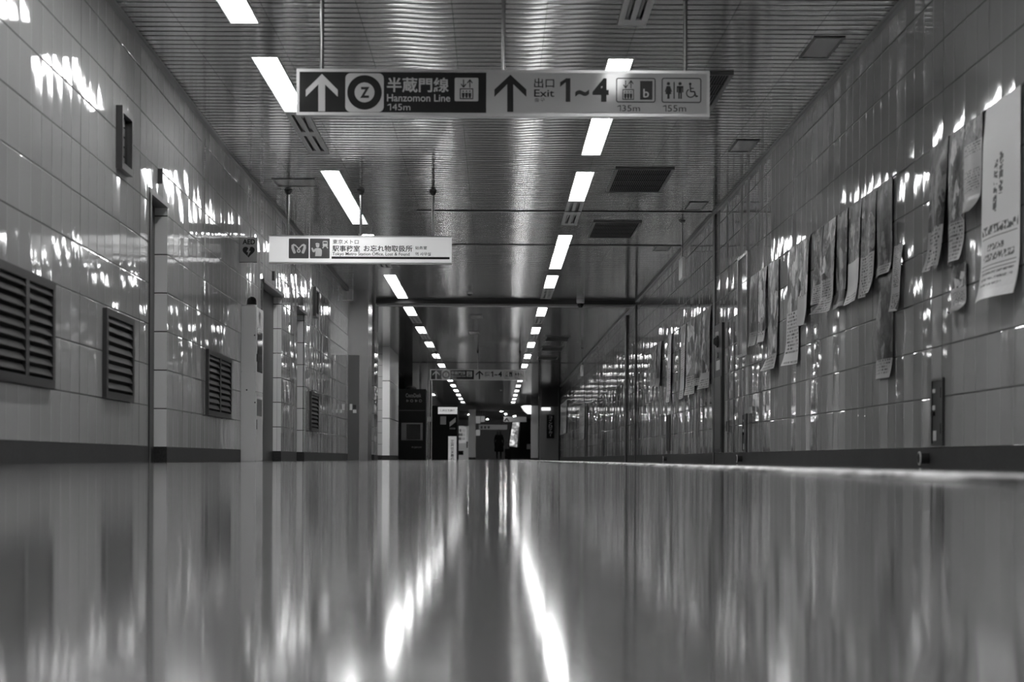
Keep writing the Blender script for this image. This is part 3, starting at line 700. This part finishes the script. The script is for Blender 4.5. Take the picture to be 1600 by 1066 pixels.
poster(1350, 1372, 300, 462, 'pale grey poster left of the dark mottled one', 0.5, 0.6, 0.34, 0.03, ZT)
poster(1329, 1349, 326, 474, 'poster with dark picture above and bright printed foot', 0.66, 0.58, 0.20, 0.04, ZT)
poster(1310, 1327, 332, 481, 'smooth dark grey poster second left of the bright-footed one', 0.3, 0.95, 0.14, 0.03, ZT)
poster(1290, 1309, 345, 489, 'grey poster curling at its foot with dark lower part', 0.3, 0.62, 0.30, 0.10, ZT)
poster(1277, 1289, 357, 474, 'slim dark-bordered poster, last before the gap', 0.4, 0.75, 0.20, 0.02, ZT)
poster(1252, 1267, 371, 507, 'pale blotchy poster, first past the gap', 0.5, 0.65, 0.42, 0.02, ZT)
poster(1235, 1251, 385, 570, 'long patchwork poster with a printed foot hanging past the gap', 0.6, 0.55, 0.28, 0.05, ZT)
poster(1202, 1218, 409, 578, 'long pale poster with a curled dark foot', 0.35, 0.86, 0.48, 0.09, ZT)
poster(1188, 1200, 420, 535, 'pale marbled poster beside the long pale one', 0.5, 0.85, 0.45, 0.02, ZT)
poster(1174.5, 1187, 428, 541, 'dark poster beside the empty metal frame', 0.2, 0.8, 0.10, 0.03, ZT)
G2 = 'posters beyond the movement joint'
poster(1099, 1112, 484, 607, 'pale poster with a dark blotch, first beyond the joint post', 0.5, 0.8, 0.30, 0.04, ZT, group=G2)
poster(1089, 1098, 497, 602, 'light mottled poster, second beyond the joint post', 0.5, 0.9, 0.40, 0.02, ZT, group=G2)
poster(1075, 1088, 499, 617, 'pale grey long poster, third beyond the joint post', 0.5, 0.75, 0.34, 0.03, ZT, group=G2)
poster(1065, 1073, 507, 623, 'long plain white poster, fourth beyond the joint post', 0.6, 0.3, 0.5, 0.02, ZT, group=G2)
poster(1045, 1051, 526, 628, 'slim white poster hanging alone, fifth beyond the joint post', 0.66, 0.2, 0.5, 0.02, ZT, group=G2)
poster(1028.5, 1035, 536, 604, 'dark slim poster, sixth beyond the joint post', 0.3, 0.8, 0.15, 0.02, ZT, group=G2)
poster(1019, 1027.5, 536, 604, 'mottled grey poster, last in the far group', 0.4, 0.8, 0.25, 0.02, ZT, group=G2)
poster(906, 914, 632, 687, 'tall white notice low on the far right wall', 0.55, 0.0, 0.5, 0.0, group=None)
poster(876.5, 886, 629, 678, 'tall white notice at the far end of the right wall', 0.6, 0.0, 0.5, 0.0, group=None)
# picture wire the sheets hang from
o = thing('poster_rail', 'thin bright rail along the right wall from which the posters hang', 'rail', (RX, 11, ZT))
MB().tube((RX-0.006, onR(1600, 140)[0]-0.8, ZT+0.002), (RX-0.006, onR(1019, 536)[0], ZT+0.002), 0.004, n=8).build('rail', M_CHROME, o)
y_ = 12.0
def empty_frame():
    y1, z1 = onR(1156.5, 396); y0, _ = onR(1172, 396); z0 = onR(1164, 604*0+557)[1]; z1 = onR(1164, 398)[1]; t = 0.03
    o = thing('picture_frame', 'empty metal-edged clear frame on the right wall', 'frame', (RX, y0, z0))
    MB().wall('R', y0, y1, z1-t, z1, 0.001, 0.03).wall('R', y0, y1, z0, z0+t, 0.001, 0.03).wall('R', y0, y0+t*2, z0+t, z1-t, 0.001, 0.03).wall('R', y1-t*2, y1, z0+t, z1-t, 0.001, 0.03).build('frame', M_CHROME, o)
    MB().wall('R', y0+2*t, y1-2*t, z0+t, z1-t, 0.001, 0.006).build('pane', mat('frame_back', 0.24, 0.08), o)
empty_frame()
def fire_cabinet():
    y1, z1 = onR(1121, 510); y0, _ = onR(1132, 510); z0 = onR(1126, 707)[1]
    o = thing('fire_hose_cabinet', 'tall dark fire cabinet with a round alarm bell beside the joint post', 'fire cabinet', (RX, y0, z0))
    MB().wall('R', y0, y1, z0, z1, 0.001, 0.03).build('body', M_DARKSTEEL, o)
    MB().wall('R', y0+0.05, y1-0.05, z0+0.04, z1*0.62, 0.03, 0.036).build('door', M_GREYD, o)
    yc, zc = onR(1124, 535); zc = min(zc, z1-0.1); yc = (y0+y1)/2
    MB().tube((RX-0.03, yc, zc), (RX-0.05, yc, zc), 0.07, n=20).tube((RX-0.05, yc, zc), (RX-0.085, yc, zc), 0.06, 0.03, 20).build('alarm_bell', mat('dark_red_bell', 0.03, 0.2), o)
    MB().tube((RX-0.03, yc, zc-0.16), (RX-0.045, yc, zc-0.16), 0.035, n=16).build('push_button', M_MID, o)
    MB().tube((RX-0.03, yc, zc+0.09), (RX-0.06, yc, zc+0.09), 0.03, 0.02, 16).build('lamp', M_STEEL, o)
    MB().wall('R', y0+0.2, y1-0.2, zc-0.33, zc-0.22, 0.03, 0.032).build('notice', M_PAPER, o)
fire_cabinet()
def valve_box(x0, x1, yt, yb, label, big=False):
    y1, z1 = onR(x0, yt); y0, _ = onR(x1, yt); z0 = onR(x0, yb)[1]; z0 = max(z0, ROW0+0.004)
    o = thing('access_panel', label, 'access panel', (RX, y0, z0), 'dark access panels low on the right wall'); t = 0.014
    MB().wall('R', y0, y1, z1-t, z1, 0.001, 0.016).wall('R', y0, y1, z0, z0+t, 0.001, 0.016).wall('R', y0, y0+t*2, z0+t, z1-t, 0.001, 0.016).wall('R', y1-t*2, y1, z0+t, z1-t, 0.001, 0.016).build('frame', M_TRIM, o)
    d = MB().wall('R', y0+2*t, y1-2*t, z0+t, z1-t, 0.001, 0.009).build('door', M_DARKSTEEL, o)
    if big:
        for k, v in enumerate((0.25, 0.78)): MB().wall('R', y0+0.03, y0+0.06, z0+(z1-z0)*v-0.03, z0+(z1-z0)*v+0.03, 0.009, 0.016).build('hinge', M_BLACK, d)
        for v, h_ in ((0.82, 0.012), (0.57, 0.014)): MB().wall('R', y1-0.10, y1-0.03, z0+(z1-z0)*v-h_, z0+(z1-z0)*v+h_, 0.009, 0.012).build('sticker', M_PAPER, d)
        MB().wall('R', y1-0.09, y1-0.03, z0+(z1-z0)*.48-0.012, z0+(z1-z0)*.48+0.012, 0.009, 0.02).build('lock', M_BLACK, d)
        MB().wall('R', y1-0.14, y1-0.05, z0+0.03, z0+0.09, 0.009, 0.012).build('label_plate', M_PAPER, d)
valve_box(1458.5, 1476.5, 593, 697, 'dark metal access panel at lower right, nearest the camera, with small white stickers', True)
valve_box(1162, 1168, 647, 707, 'slim dark access panel just past the fire cabinet', True)
valve_box(1136.5, 1140.5, 657, 676, 'small dark slot between fire cabinet and slim access panel')
valve_box(1043, 1048, 649, 705, 'dark access panel beyond the joint post below the slim white poster')
valve_box(941, 943.5, 688, 713, 'short dark access panel past the shutter posts')
valve_box(915.5, 918.5, 636, 713, 'tall dark access panel beside the low white notice')
for px_, lab in ((1452, 'round drain cap in the right skirting near the camera'), (1160, 'round drain cap in the right skirting below the slim access panel'), (1042, 'round drain cap in the right skirting beyond the joint post')):
    y, z = onR(px_, 723 if px_ > 1400 else 719); z = 0.055
    o = thing('drain_cap', lab, 'drain cap', (RX, y, z))
    n_ = 20; r_ = 0.042
    MB().tube((RX-0.004, y, z), (RX-0.055, y, z), r_*0.8, n=n_).build('body', M_DARKSTEEL, o)
    MB().tube((RX-0.055, y, z), (RX-0.064, y, z), r_, n=n_).build('ring', M_STEEL, o)
    MB().tube((RX-0.064, y, z), (RX-0.066, y, z), r_*0.72, n=n_).build('bore', M_BLACK, o)
# signs seen edge-on beside the right wall
def edge_sign(px_, pyc, pyt, pyb, wpx, label):
    x, y = onC(px_, pyc); T = px_map(y); z1 = T(px_, pyt)[1]; z0 = T(px_, pyb)[1]; hw = wpx/2*y/F
    o = thing('flag_sign', label, 'sign', (x, y, HC))
    MB().box(x-hw, x+hw, y-0.25, y+0.25, z0, z1).build('panel', M_WHITE, o)
    MB().box(x+hw*1.0, x+hw*1.25, y-0.25, y+0.25, z0, z1).build('frame', M_MID, o)
    p = MB().tube((x, y, z1), (x, y, HC-0.001), 0.010, n=10).build('pole', M_CHROME, o)
    MB().lathe((x, y, HC), [(0.045, -0.001), (0.045, -0.01), (0.015, -0.03)]).build('flange', M_MID, p)
edge_sign(1066, 345, 404, 436, 4.6, 'thin sign seen edge-on hanging by one pole near the right wall')
edge_sign(909.5, 544, 571, 588, 3.0, 'small far sign seen edge-on hanging by one pole near the right wall')

def tactile_material():
    q = NT('tactile_tile'); g = q.n('ShaderNodeNewGeometry'); x, y, z = q.sep(g.outputs['Position'])
    n = q.noise(q.xyz(q.math('MULTIPLY', x, 1.0), y, 0.0), 1.9, 3.0, 0.6)['Fac']
    q.set('Base Color', q.ramp(n, [(0.40, 0.10), (0.52, 0.9)])); q.b.inputs['Roughness'].default_value = 0.3; return q.m
# tactile strip: one long run of domed tiles
t = MB(); x0, x1 = 0.90, 1.20; ya, yz = 3.95, 84.0
t.box(x0, x1, ya, yz, 0.0005, 0.0035)
nx, st = 5, 0.06; y = ya+0.03
while y < yz-0.02:
    n = 8 if y < 20 else 5
    for k in range(nx):
        cx = x0+st*(k+0.5); b0 = len(t.v)
        for r_, z_ in ((0.0165, 0.0035), (0.0140, 0.0085), (0.009, 0.0105)):
            for i in range(n): t.v.append((cx+r_*math.cos(2*PI*i/n), y+r_*math.sin(2*PI*i/n), z_))
        for l in range(2):
            for i in range(n): t.f.append((b0+l*n+i, b0+l*n+(i+1) % n, b0+(l+1)*n+(i+1) % n, b0+(l+1)*n+i))
        t.f.append(tuple(b0+2*n+i for i in range(n)))
    y += st
mesh_thing(t, 'tactile_paving', tactile_material(), 'pale strip of raised-dot guide paving along the right side of the floor', 'tactile paving')

# ------------------------------------------------------------------ the far end
def booth():
    y = 63.65; T = px_map(y); x0 = -2.79; x1 = T(665, 660)[0]; z1 = T(640, 608)[1]
    o = thing('work_booth', 'black enclosed work booth with a screen standing on the left past the pale wall end', 'booth', ((x0+x1)/2, y, 0))
    MB().box(x0, x1, y, y+1.25, 0.001, z1).build('body', M_BLACK, o)
    s = MB(); p, q = T(627, 688), T(660.5, 661); s.box(p[0], q[0], y-0.012, y, p[1], q[1]); sc = s.build('window_frame', mat('booth_frame', 0.10, 0.3), o)
    p, q = T(635, 687), T(657, 663); MB().box(p[0], q[0], y-0.016, y-0.012, p[1], q[1]).build('window', mat('booth_glass', 0.012, 0.15), sc)
    m = MB(); p, q = T(634, 621), T(658, 615); put_text(m, 'CocoDesk', p[0], q[0], p[1], q[1], y-0.002, 0.01)
    p, q = T(643.5, 701), T(658.5, 698); put_text(m, 'FUJIFILM', p[0], q[0], p[1], q[1], y-0.002)
    for k in range(4):
        cc = T(636.5+k*6.8, 626.5); m.strip(disc(cc[0], cc[1], 0.035, 10 if k % 2 else 3), 0.012, y-0.003, y-0.001, True)
    m.build('lettering', mat('grey_lettering', 0.16, 0.5), o)
    MB().box(x0, x1, y-0.001, y, T(640, 641.8)[1], T(640, 641.2)[1]).build('seam', M_GREYD, o)
    p = T(640, 604); MB().lathe(((x0+x1)/2-0.05, y+0.35, z1), [(0.16, 0.0), (0.15, 0.05), (0.09, 0.09), (0.02, 0.10)]).build('roof_fan', M_BLACK, o)
booth()
def partition():
    y = 69.5; T = px_map(y)
    o = thing('glass_partition', 'narrow metal-framed glass partition right of the black booth', 'partition', (T(670, 700)[0], y, 0))
    f = MB()
    for a in (666.2, 670.2, 674): p = T(a, 700)[0]; f.box(p-0.018, p+0.018, y, y+0.05, 0.001, 2.55)
    f.box(T(666.2, 700)[0]-0.02, T(674, 700)[0]+0.02, y-0.005, y+0.05, 1.20, 1.36).build('frame', M_BRUSHED, o)
    MB().box(T(666.4, 700)[0], T(673.8, 700)[0], y+0.02, y+0.03, 0.02, 2.5).build('pane', mat('dim_glass', 0.06, 0.1), o)
partition()
YB = 76.0; T = px_map(YB)
o = thing('bank_corner', 'black cash-machine corner with a white sign board over it, left of the far passage', 'cash machine corner', (T(690, 700)[0], YB, 0))
xa, xb = T(675, 700)[0], T(714, 700)[0]
MB().box(xa, xb, YB, YB+3.5, 0.001, T(690, 634)[1]).build('body', M_BLACK, o)
p, q = T(684.5, 647), T(714.5, 636.5); sb = MB().box(p[0], q[0], YB-0.10, YB, p[1], q[1]).build('sign_board', mat('lit_white_sign', 0.75, 0.4, 0, 0.35), o)
m = MB(); p, q = T(687, 643.5), T(711, 639.8); put_text(m, '三井住友銀行', p[0], q[0], p[1], q[1], YB-0.102, 0.01); m.build('lettering', M_INK, sb)
p, q = T(688, 663.5), T(697, 651); MB().box(p[0], q[0], YB-0.01, YB, p[1], q[1]).build('notice', mat('grey_paper', 0.4, 0.5), o)
MB().prism([T(702.5, 660), T(712, 652.5), T(712, 659.5), T(702.5, 667)], YB-0.012, YB).build('slanted_logo', mat('pale_print', 0.5, 0.5), o)
p, q = T(702.5, 671), T(711.5, 668.5); MB().box(p[0], q[0], YB-0.008, YB, p[1], q[1]).build('caption_bar', mat('dim_print', 0.15, 0.5), o)
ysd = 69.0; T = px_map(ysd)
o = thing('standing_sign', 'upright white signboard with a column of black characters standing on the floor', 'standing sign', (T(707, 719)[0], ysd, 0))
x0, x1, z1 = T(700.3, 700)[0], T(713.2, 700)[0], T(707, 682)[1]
MB().box(x0, x1, ysd, ysd+0.06, 0.012, z1).build('panel', mat('standing_sign_added_glow', 0.8, 0.3, 0, 0.2), o)  # faint glow added to the unlit white panel so it reads brighter
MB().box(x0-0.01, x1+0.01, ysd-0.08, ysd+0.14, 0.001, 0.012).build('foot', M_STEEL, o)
m = MB()
for k, ch in enumerate('三井住友銀行'): p, q = T(704.3, 692-0.0+k*5.4-1.4+2), T(709.2, 692+k*5.4-5.8+1.5); put_text(m, ch, p[0], q[0], p[1], q[1], ysd-0.002, 0.02)
m.build('lettering', M_INK, o)
yv = 112.0; T = px_map(yv)
o = thing('vending_machine', 'drinks vending machine with lit rows of bottles behind the upright white signboard', 'vending machine', (T(720, 700)[0], yv, 0))
x0, x1, z1 = T(713.5, 700)[0], T(732, 700)[0], T(720, 665.5)[1]
MB().box(x0, x1, yv, yv+0.7, 0.001, z1).build('body', M_WHITE, o)
wd = MB().box(x0+0.03, T(728.3, 700)[0], yv-0.01, yv, T(720, 692)[1], T(720, 667)[1]).build('display_window', mat('vending_light', 0.5, 0.3, 0, 0.18), o)
rb = random.Random(4)
for r_ in range(3):
    zz = T(720, 675+r_*6.4)[1]
    for k in range(6):
        xx = x0+0.06+(T(728, 700)[0]-x0-0.1)*k/5.6; MB().lathe((xx, yv-0.05, zz), [(0.024, 0), (0.024, 0.10), (0.010, 0.14), (0.010, 0.16)], 8).build('bottle', [M_INK, M_STEEL, M_PAPER][rb.randrange(3)], wd)
p, q = T(714.5, 711), T(724, 704.7); MB().box(p[0], q[0], yv-0.008, yv, p[1], q[1]).build('dispensing_slot', M_BLACK, o)
p, q = T(728.8, 700), T(731, 690); MB().box(p[0], q[0], yv-0.008, yv, p[1], q[1]).build('coin_panel', M_GREYD, o)
T = px_map(118.0)
struct(MB().box(T(732, 700)[0], T(743, 700)[0], 118.0, 119.5, 0.12, HC-0.3), 'wall_far_pillar', mat('far_pillar_tile', 0.42, 0.4))
struct(MB().box(T(731.8, 700)[0]-0.01, T(743, 700)[0]+0.02, 117.98, 119.5, 0.0, 0.12), 'baseboard_far_pillar', M_STONE)
struct(MB().box(-3.3, 2.9, 121.8, 122.3, HC-0.30, HC-0.001), 'trim_13', M_MID)
struct(MB().box(-10, 10, 160, 160.3, 0, HC), 'wall_far_end', mat('dark_far_wall', 0.40, 0.5))
struct(MB().box(-10.3, -10, 122, 160, 0, HC), 'wall_hall_far_left', mat('dark_far_wall', 0.40, 0.5))
struct(MB().box(10, 10.3, 90, 160, 0, HC), 'wall_hall_far_right', mat('dark_far_wall', 0.40, 0.5))
# two bright pillars above and behind the booth
for i, (a, b) in enumerate(((644.5, 654.5), (658, 668))):
    T = px_map(67.7); struct(MB().box(T(a, 600)[0], T(b, 600)[0], 67.7, 67.95, 0, HC-0.001), 'trim_%d' % (14+i), M_BIG)
# right side of the far end
struct(MB().wall('R', RE, RE+0.25, 0, HC-0.001, -0.3, 0.06), 'trim_16', M_BLACK)
yk = 92.0; T = px_map(yk)
struct(MB().box(T(843.5, 700)[0], 2.9, yk, yk+0.4, 0.0, HC-0.001), 'wall_locker_corner', mat('locker_wall', 0.16, 0.45))
struct(MB().box(T(845, 700)[0], 2.59, yk-0.5, yk-0.001, T(850, 636)[1], HC-0.001), 'trim_18', mat('dark_soffit', 0.04, 0.4))
p, q = T(854, 685), T(866, 648.5)
o = thing('locker_sign', 'dark upright sign with white katakana on the grey end panel at far right', 'sign', ((p[0]+q[0])/2, yk, p[1]))
MB().box(p[0], q[0], yk-0.06, yk-0.001, p[1], q[1]).build('panel', M_BLACK, o)
m = MB()
for k, ch in enumerate('コインロッカー'):
    a, b = T(857.4, 654+k*4.7), T(862.6, 650.3+k*4.7)
    if ch == 'ー': m.box((a[0]+b[0])/2-0.008, (a[0]+b[0])/2+0.008, yk-0.062, yk-0.061, a[1], b[1])
    else: put_text(m, ch, a[0], b[0], a[1], b[1], yk-0.062, 0.01)
m.build('lettering', M_LETTERW, o)
p, q = T(846, 641.5), T(860, 637)
o = thing('wall_lamp', 'bright little strip lamp over the dark katakana sign', 'lamp', ((p[0]+q[0])/2, yk, p[1]))
MB().box(p[0], q[0], yk-0.14, yk-0.02, p[1], q[1]).build('tube_cover', mat('dim_strip_lamp', 0.9, 0.5, 0, 1.2), o); MB().box(p[0]-0.02, q[0]+0.02, yk-0.15, yk-0.001, q[1], q[1]+0.05).build('housing', M_DARKSTEEL, o)
yp = 91.0; T = px_map(yp)
mesh_thing(MB().tube((T(841.8, 700)[0], yp, 0.001), (T(841.8, 700)[0], yp, HC-0.001), 0.034, n=14), 'steel_post', M_CHROME, 'thin bright steel post from floor to ceiling left of the grey end panel', 'post')
yw = 104.0; T = px_map(yw)
struct(MB().box(T(829.5, 700)[0], T(842, 700)[0]+0.6, yw-0.02, yw+0.4, T(835, 634)[1], HC-0.001), 'trim_19', mat('dark_soffit', 0.04, 0.4))
struct(MB().box(T(829.5, 700)[0], T(842, 700)[0]+0.6, yw, yw+0.4, 0.1, T(835, 634)[1]), 'wall_far_right', mat('far_right_wall', 0.40, 0.35))
struct(MB().box(T(829.5, 700)[0]-0.01, T(842, 700)[0]+0.6, yw-0.01, yw+0.4, 0.0, 0.1), 'baseboard_far_right', M_STONE)
mesh_thing(MB().prism([T(814, 636), T(818, 634), T(830, 634), T(830, 647.3), T(824.5, 647.3), T(819, 643)], yw-0.5, yw-0.001), 'lit_corner_sign', mat('lit_corner_sign', 0.8, 0.4, 0, 0.9), 'bright white corner sign at the top of the far right wall', 'sign')
def sign_far(name, x0, x1, yt, yb, d, m_, label):
    T = px_map(d); p, q = T(x0, yb), T(x1, yt)
    o = thing(name, label, 'sign', ((p[0]+q[0])/2, d, HC)); MB().box(p[0], q[0], d, d+0.1, p[1], q[1]).build('panel', m_, o)
    for u in (0.2, 0.8): x = p[0]+(q[0]-p[0])*u; MB().tube((x, d+0.05, q[1]), (x, d+0.05, HC-(0.12 if d > Y1 else 0.001)), 0.012, n=8).build('pole', M_MID, o)
    return o
GS = mat('far_sign_grey', 0.35, 0.4, 0, 0.06); GW = mat('far_sign_white', 0.7, 0.4, 0, 0.14)
o = sign_far('hanging_sign', 748, 792.5, 664, 671.3, 128, GS, 'long grey hanging sign farthest away above the walking figure')
T = px_map(128); m = MB()
for k in range(3): p, q = T(751+k*5.5, 669.8), T(754+k*5.5, 666); m.box(p[0], q[0], 127.99, 128, p[1], q[1])
m.build('symbols', M_GREYD, o)
o = sign_far('hanging_sign', 787, 822.5, 651.5, 659.3, 123.2, GS, 'grey hanging sign with an arrow, above the bright escalator side')
T = px_map(123.2); MB().strip([T(788.5, 658), T(791.5, 653.5), T(794.5, 658)], 0.05, 123.185, 123.2).build('arrow', M_INK, o)
sign_far('hanging_sign', 743.5, 750.5, 650.5, 661.8, 121, GW, 'small white hanging board, left of two beside the far pillar')
sign_far('hanging_sign', 751, 757.5, 650.5, 659.5, 121, GW, 'small pale hanging board, right of two beside the far pillar')
T = px_map(121.5); p, q = T(743.5, 681.5), T(750.5, 672.5)
mesh_thing(MB().box(p[0], q[0], 119.5, 119.56, p[1], q[1]), 'notice_board', GW, 'pale notice board on the right flank of the far pillar', 'notice')
for (px_, py_, s_, lab) in ((777, 637, .16, 'first of three in a slanting line'), (783.5, 642, .15, 'second of three in a slanting line'), (790.3, 646.8, .12, 'third of three in a slanting line'), (733.5, 647.5, .14, 'left of the pair above the far pillar'), (742, 650.2, .14, 'right of the pair above the far pillar'), (761.5, 663.8, .12, 'lowest one over the long grey sign'), (804, 650, .16, 'over the grey arrow sign')):
    a, b = ray(px_, py_); zc = HC-0.12; y = (zc-EYE)/b; y = max(min(y, 156), 122.9)
    s_ *= 0.55
    o = thing('downlight', 'small round ceiling downlight in the far hall, '+lab, 'downlight', (a*y, y, zc))
    MB().lathe((a*y, y, zc), [(s_, -0.001), (s_, -0.04)], 16).build('lamp', mat('downlight_glow', 0.9, 0.5, 0, 160.0), o)
    MB().lathe((a*y, y, zc), [(s_*1.15, -0.0005), (s_*1.15, -0.012)], 16).build('rim', M_MID, o)
# escalator with a bright side seen through the opening
ye = 124.0; T = px_map(ye)
o = thing('escalator', 'dark escalator rising at the far end with a bright patterned glass side', 'escalator', (T(812, 718)[0], ye, 0))
MB().prism([T(794, 719), T(796, 698), T(811, 699), T(813, 655), T(829, 655), T(829, 719)], ye, ye+6).build('truss', M_BLACK, o)
def glitter():
    q = NT('lit_patterned_glass'); g = q.n('ShaderNodeNewGeometry')
    n = q.noise(g.outputs['Position'], 3.2, 3.0, 0.7)['Fac']
    q.set('Base Color', 0.4); q.b.inputs['Emission Color'].default_value = (1, 1, 1, 1); q.set('Emission Strength', q.ramp(n, [(0.42, 0.06), (0.55, 0.28), (0.66, 1.0)])); return q.m
MB().prism([T(795.5, 697), T(807.5, 699), T(811.5, 660), T(801, 660)], ye-0.08, ye-0.001).build('glass_side', glitter(), o)
MB().strip([T(794.5, 698), T(800.5, 658)], 0.05, ye-0.12, ye-0.02).build('handrail', M_BLACK, o)
p, q = T(823, 702), T(829, 694); MB().box(p[0], q[0], ye-0.05, ye-0.001, p[1], q[1]).build('side_panel', mat('pale_side_panel', 0.45, 0.4), o)
MB().box(T(795, 700)[0], T(828, 700)[0], ye-0.4, ye-0.001, 0.001, 0.06).build('landing_plate', M_GREYD, o)

# ------------------------------------------------------------------ the walking figure
def person():
    y = 116.0; c = at(779.5, 718, y); cx = c.x; H = 1.58
    o = thing('person', 'person in a long dark coat, small dark figure in the middle of the far passage', 'person', (cx, y, 0))
    J = {'pel': (0, 0, .90), 'chest': (0, 0, 1.18), 'neck': (0, .0, 1.33), 'head': (0, -.01, 1.42), 'top': (0, 0, 1.53),
         'hl': (-.09, 0, .86), 'kl': (-.10, -.10, .48), 'al': (-.10, .05, .09), 'tl': (-.10, -.09, .03),
         'hr': (.09, 0, .86), 'kr': (.10, .06, .48), 'ar': (.10, .22, .12), 'tr': (.10, .12, .03),
         'sl': (-.17, 0, 1.27), 'el': (-.23, .06, 1.02), 'wl': (-.22, -.02, .80), 'fl': (-.22, -.04, .70),
         'sr': (.17, 0, 1.27), 'er': (.23, -.02, 1.02), 'wr': (.24, -.08, .82), 'fr': (.24, -.09, .72)}
    E = [('pel', 'chest'), ('chest', 'neck'), ('neck', 'head'), ('head', 'top')]
    for s in 'lr': E += [('pel', 'h'+s), ('h'+s, 'k'+s), ('k'+s, 'a'+s), ('a'+s, 't'+s), ('chest', 's'+s), ('s'+s, 'e'+s), ('e'+s, 'w'+s), ('w'+s, 'f'+s)]
    R = {'pel': .14, 'chest': .14, 'neck': .05, 'head': .09, 'top': .07, 'h': .085, 'k': .055, 'a': .035, 't': .03, 's': .06, 'e': .04, 'w': .028, 'f': .022}
    ks = list(J); me = bpy.data.meshes.new('body'); me.from_pydata([J[k] for k in ks], [(ks.index(a), ks.index(b)) for a, b in E], [])
    b = bpy.data.objects.new('body', me); COL.objects.link(b); b.parent = o
    sk = b.modifiers.new('skin', 'SKIN'); b.modifiers.new('sub', 'SUBSURF').levels = 1
    for i, k in enumerate(ks):
        r = R.get(k, R.get(k[0])); me.skin_vertices[0].data[i].radius = (r, r)
    me.skin_vertices[0].data[0].use_root = True
    dg = bpy.context.evaluated_depsgraph_get(); m2 = bpy.data.meshes.new_from_object(b.evaluated_get(dg)); b.modifiers.clear(); b.data = m2; m2.name = 'body'
    m2.materials.clear(); m2.materials.append(mat('dark_clothes', 0.006, 0.9, 0, 0, 0.02)); b['_w'] = (0, 0, 0)
    MB().lathe((cx, y, 0), [(.23, .42), (.25, .5), (.21, .85), (.17, 1.0), (.19, 1.22), (.13, 1.33)], 16).build('coat', mat('black_coat', 0.004, 0.9, 0, 0, 0.02), o)
    MB().lathe((cx, y-0.02, 0), [(.10, 1.12), (.125, 1.2), (.12, 1.42), (.10, 1.53), (.05, 1.585), (.01, 1.59)], 14).build('hair', mat('black_hair', 0.006, 0.5), o)
    # wheeled case pulled behind
    xc = cx+0.47; k = thing('suitcase', 'dark wheeled case beside the walking person', 'suitcase', (xc, y+0.05, 0))
    MB().box(xc-.16, xc+.16, y-.06, y+.16, .04, .58).build('body', mat('black_case', 0.005, 0.7, 0, 0, 0.05), k)
    MB().strip([(xc-.08, .58), (xc-.10, .92), (xc+.06, .92), (xc+.08, .58)], 0.02, y+.03, y+.05).build('handle', M_TRIM, k)
    for s in (-.12, .12): MB().tube((xc+s-.012, y+.05, .026), (xc+s+.012, y+.05, .026), .025).build('wheel', M_BLACK, k)
person()

for o in list(COL.objects):
    if '_w' in o: del o['_w']
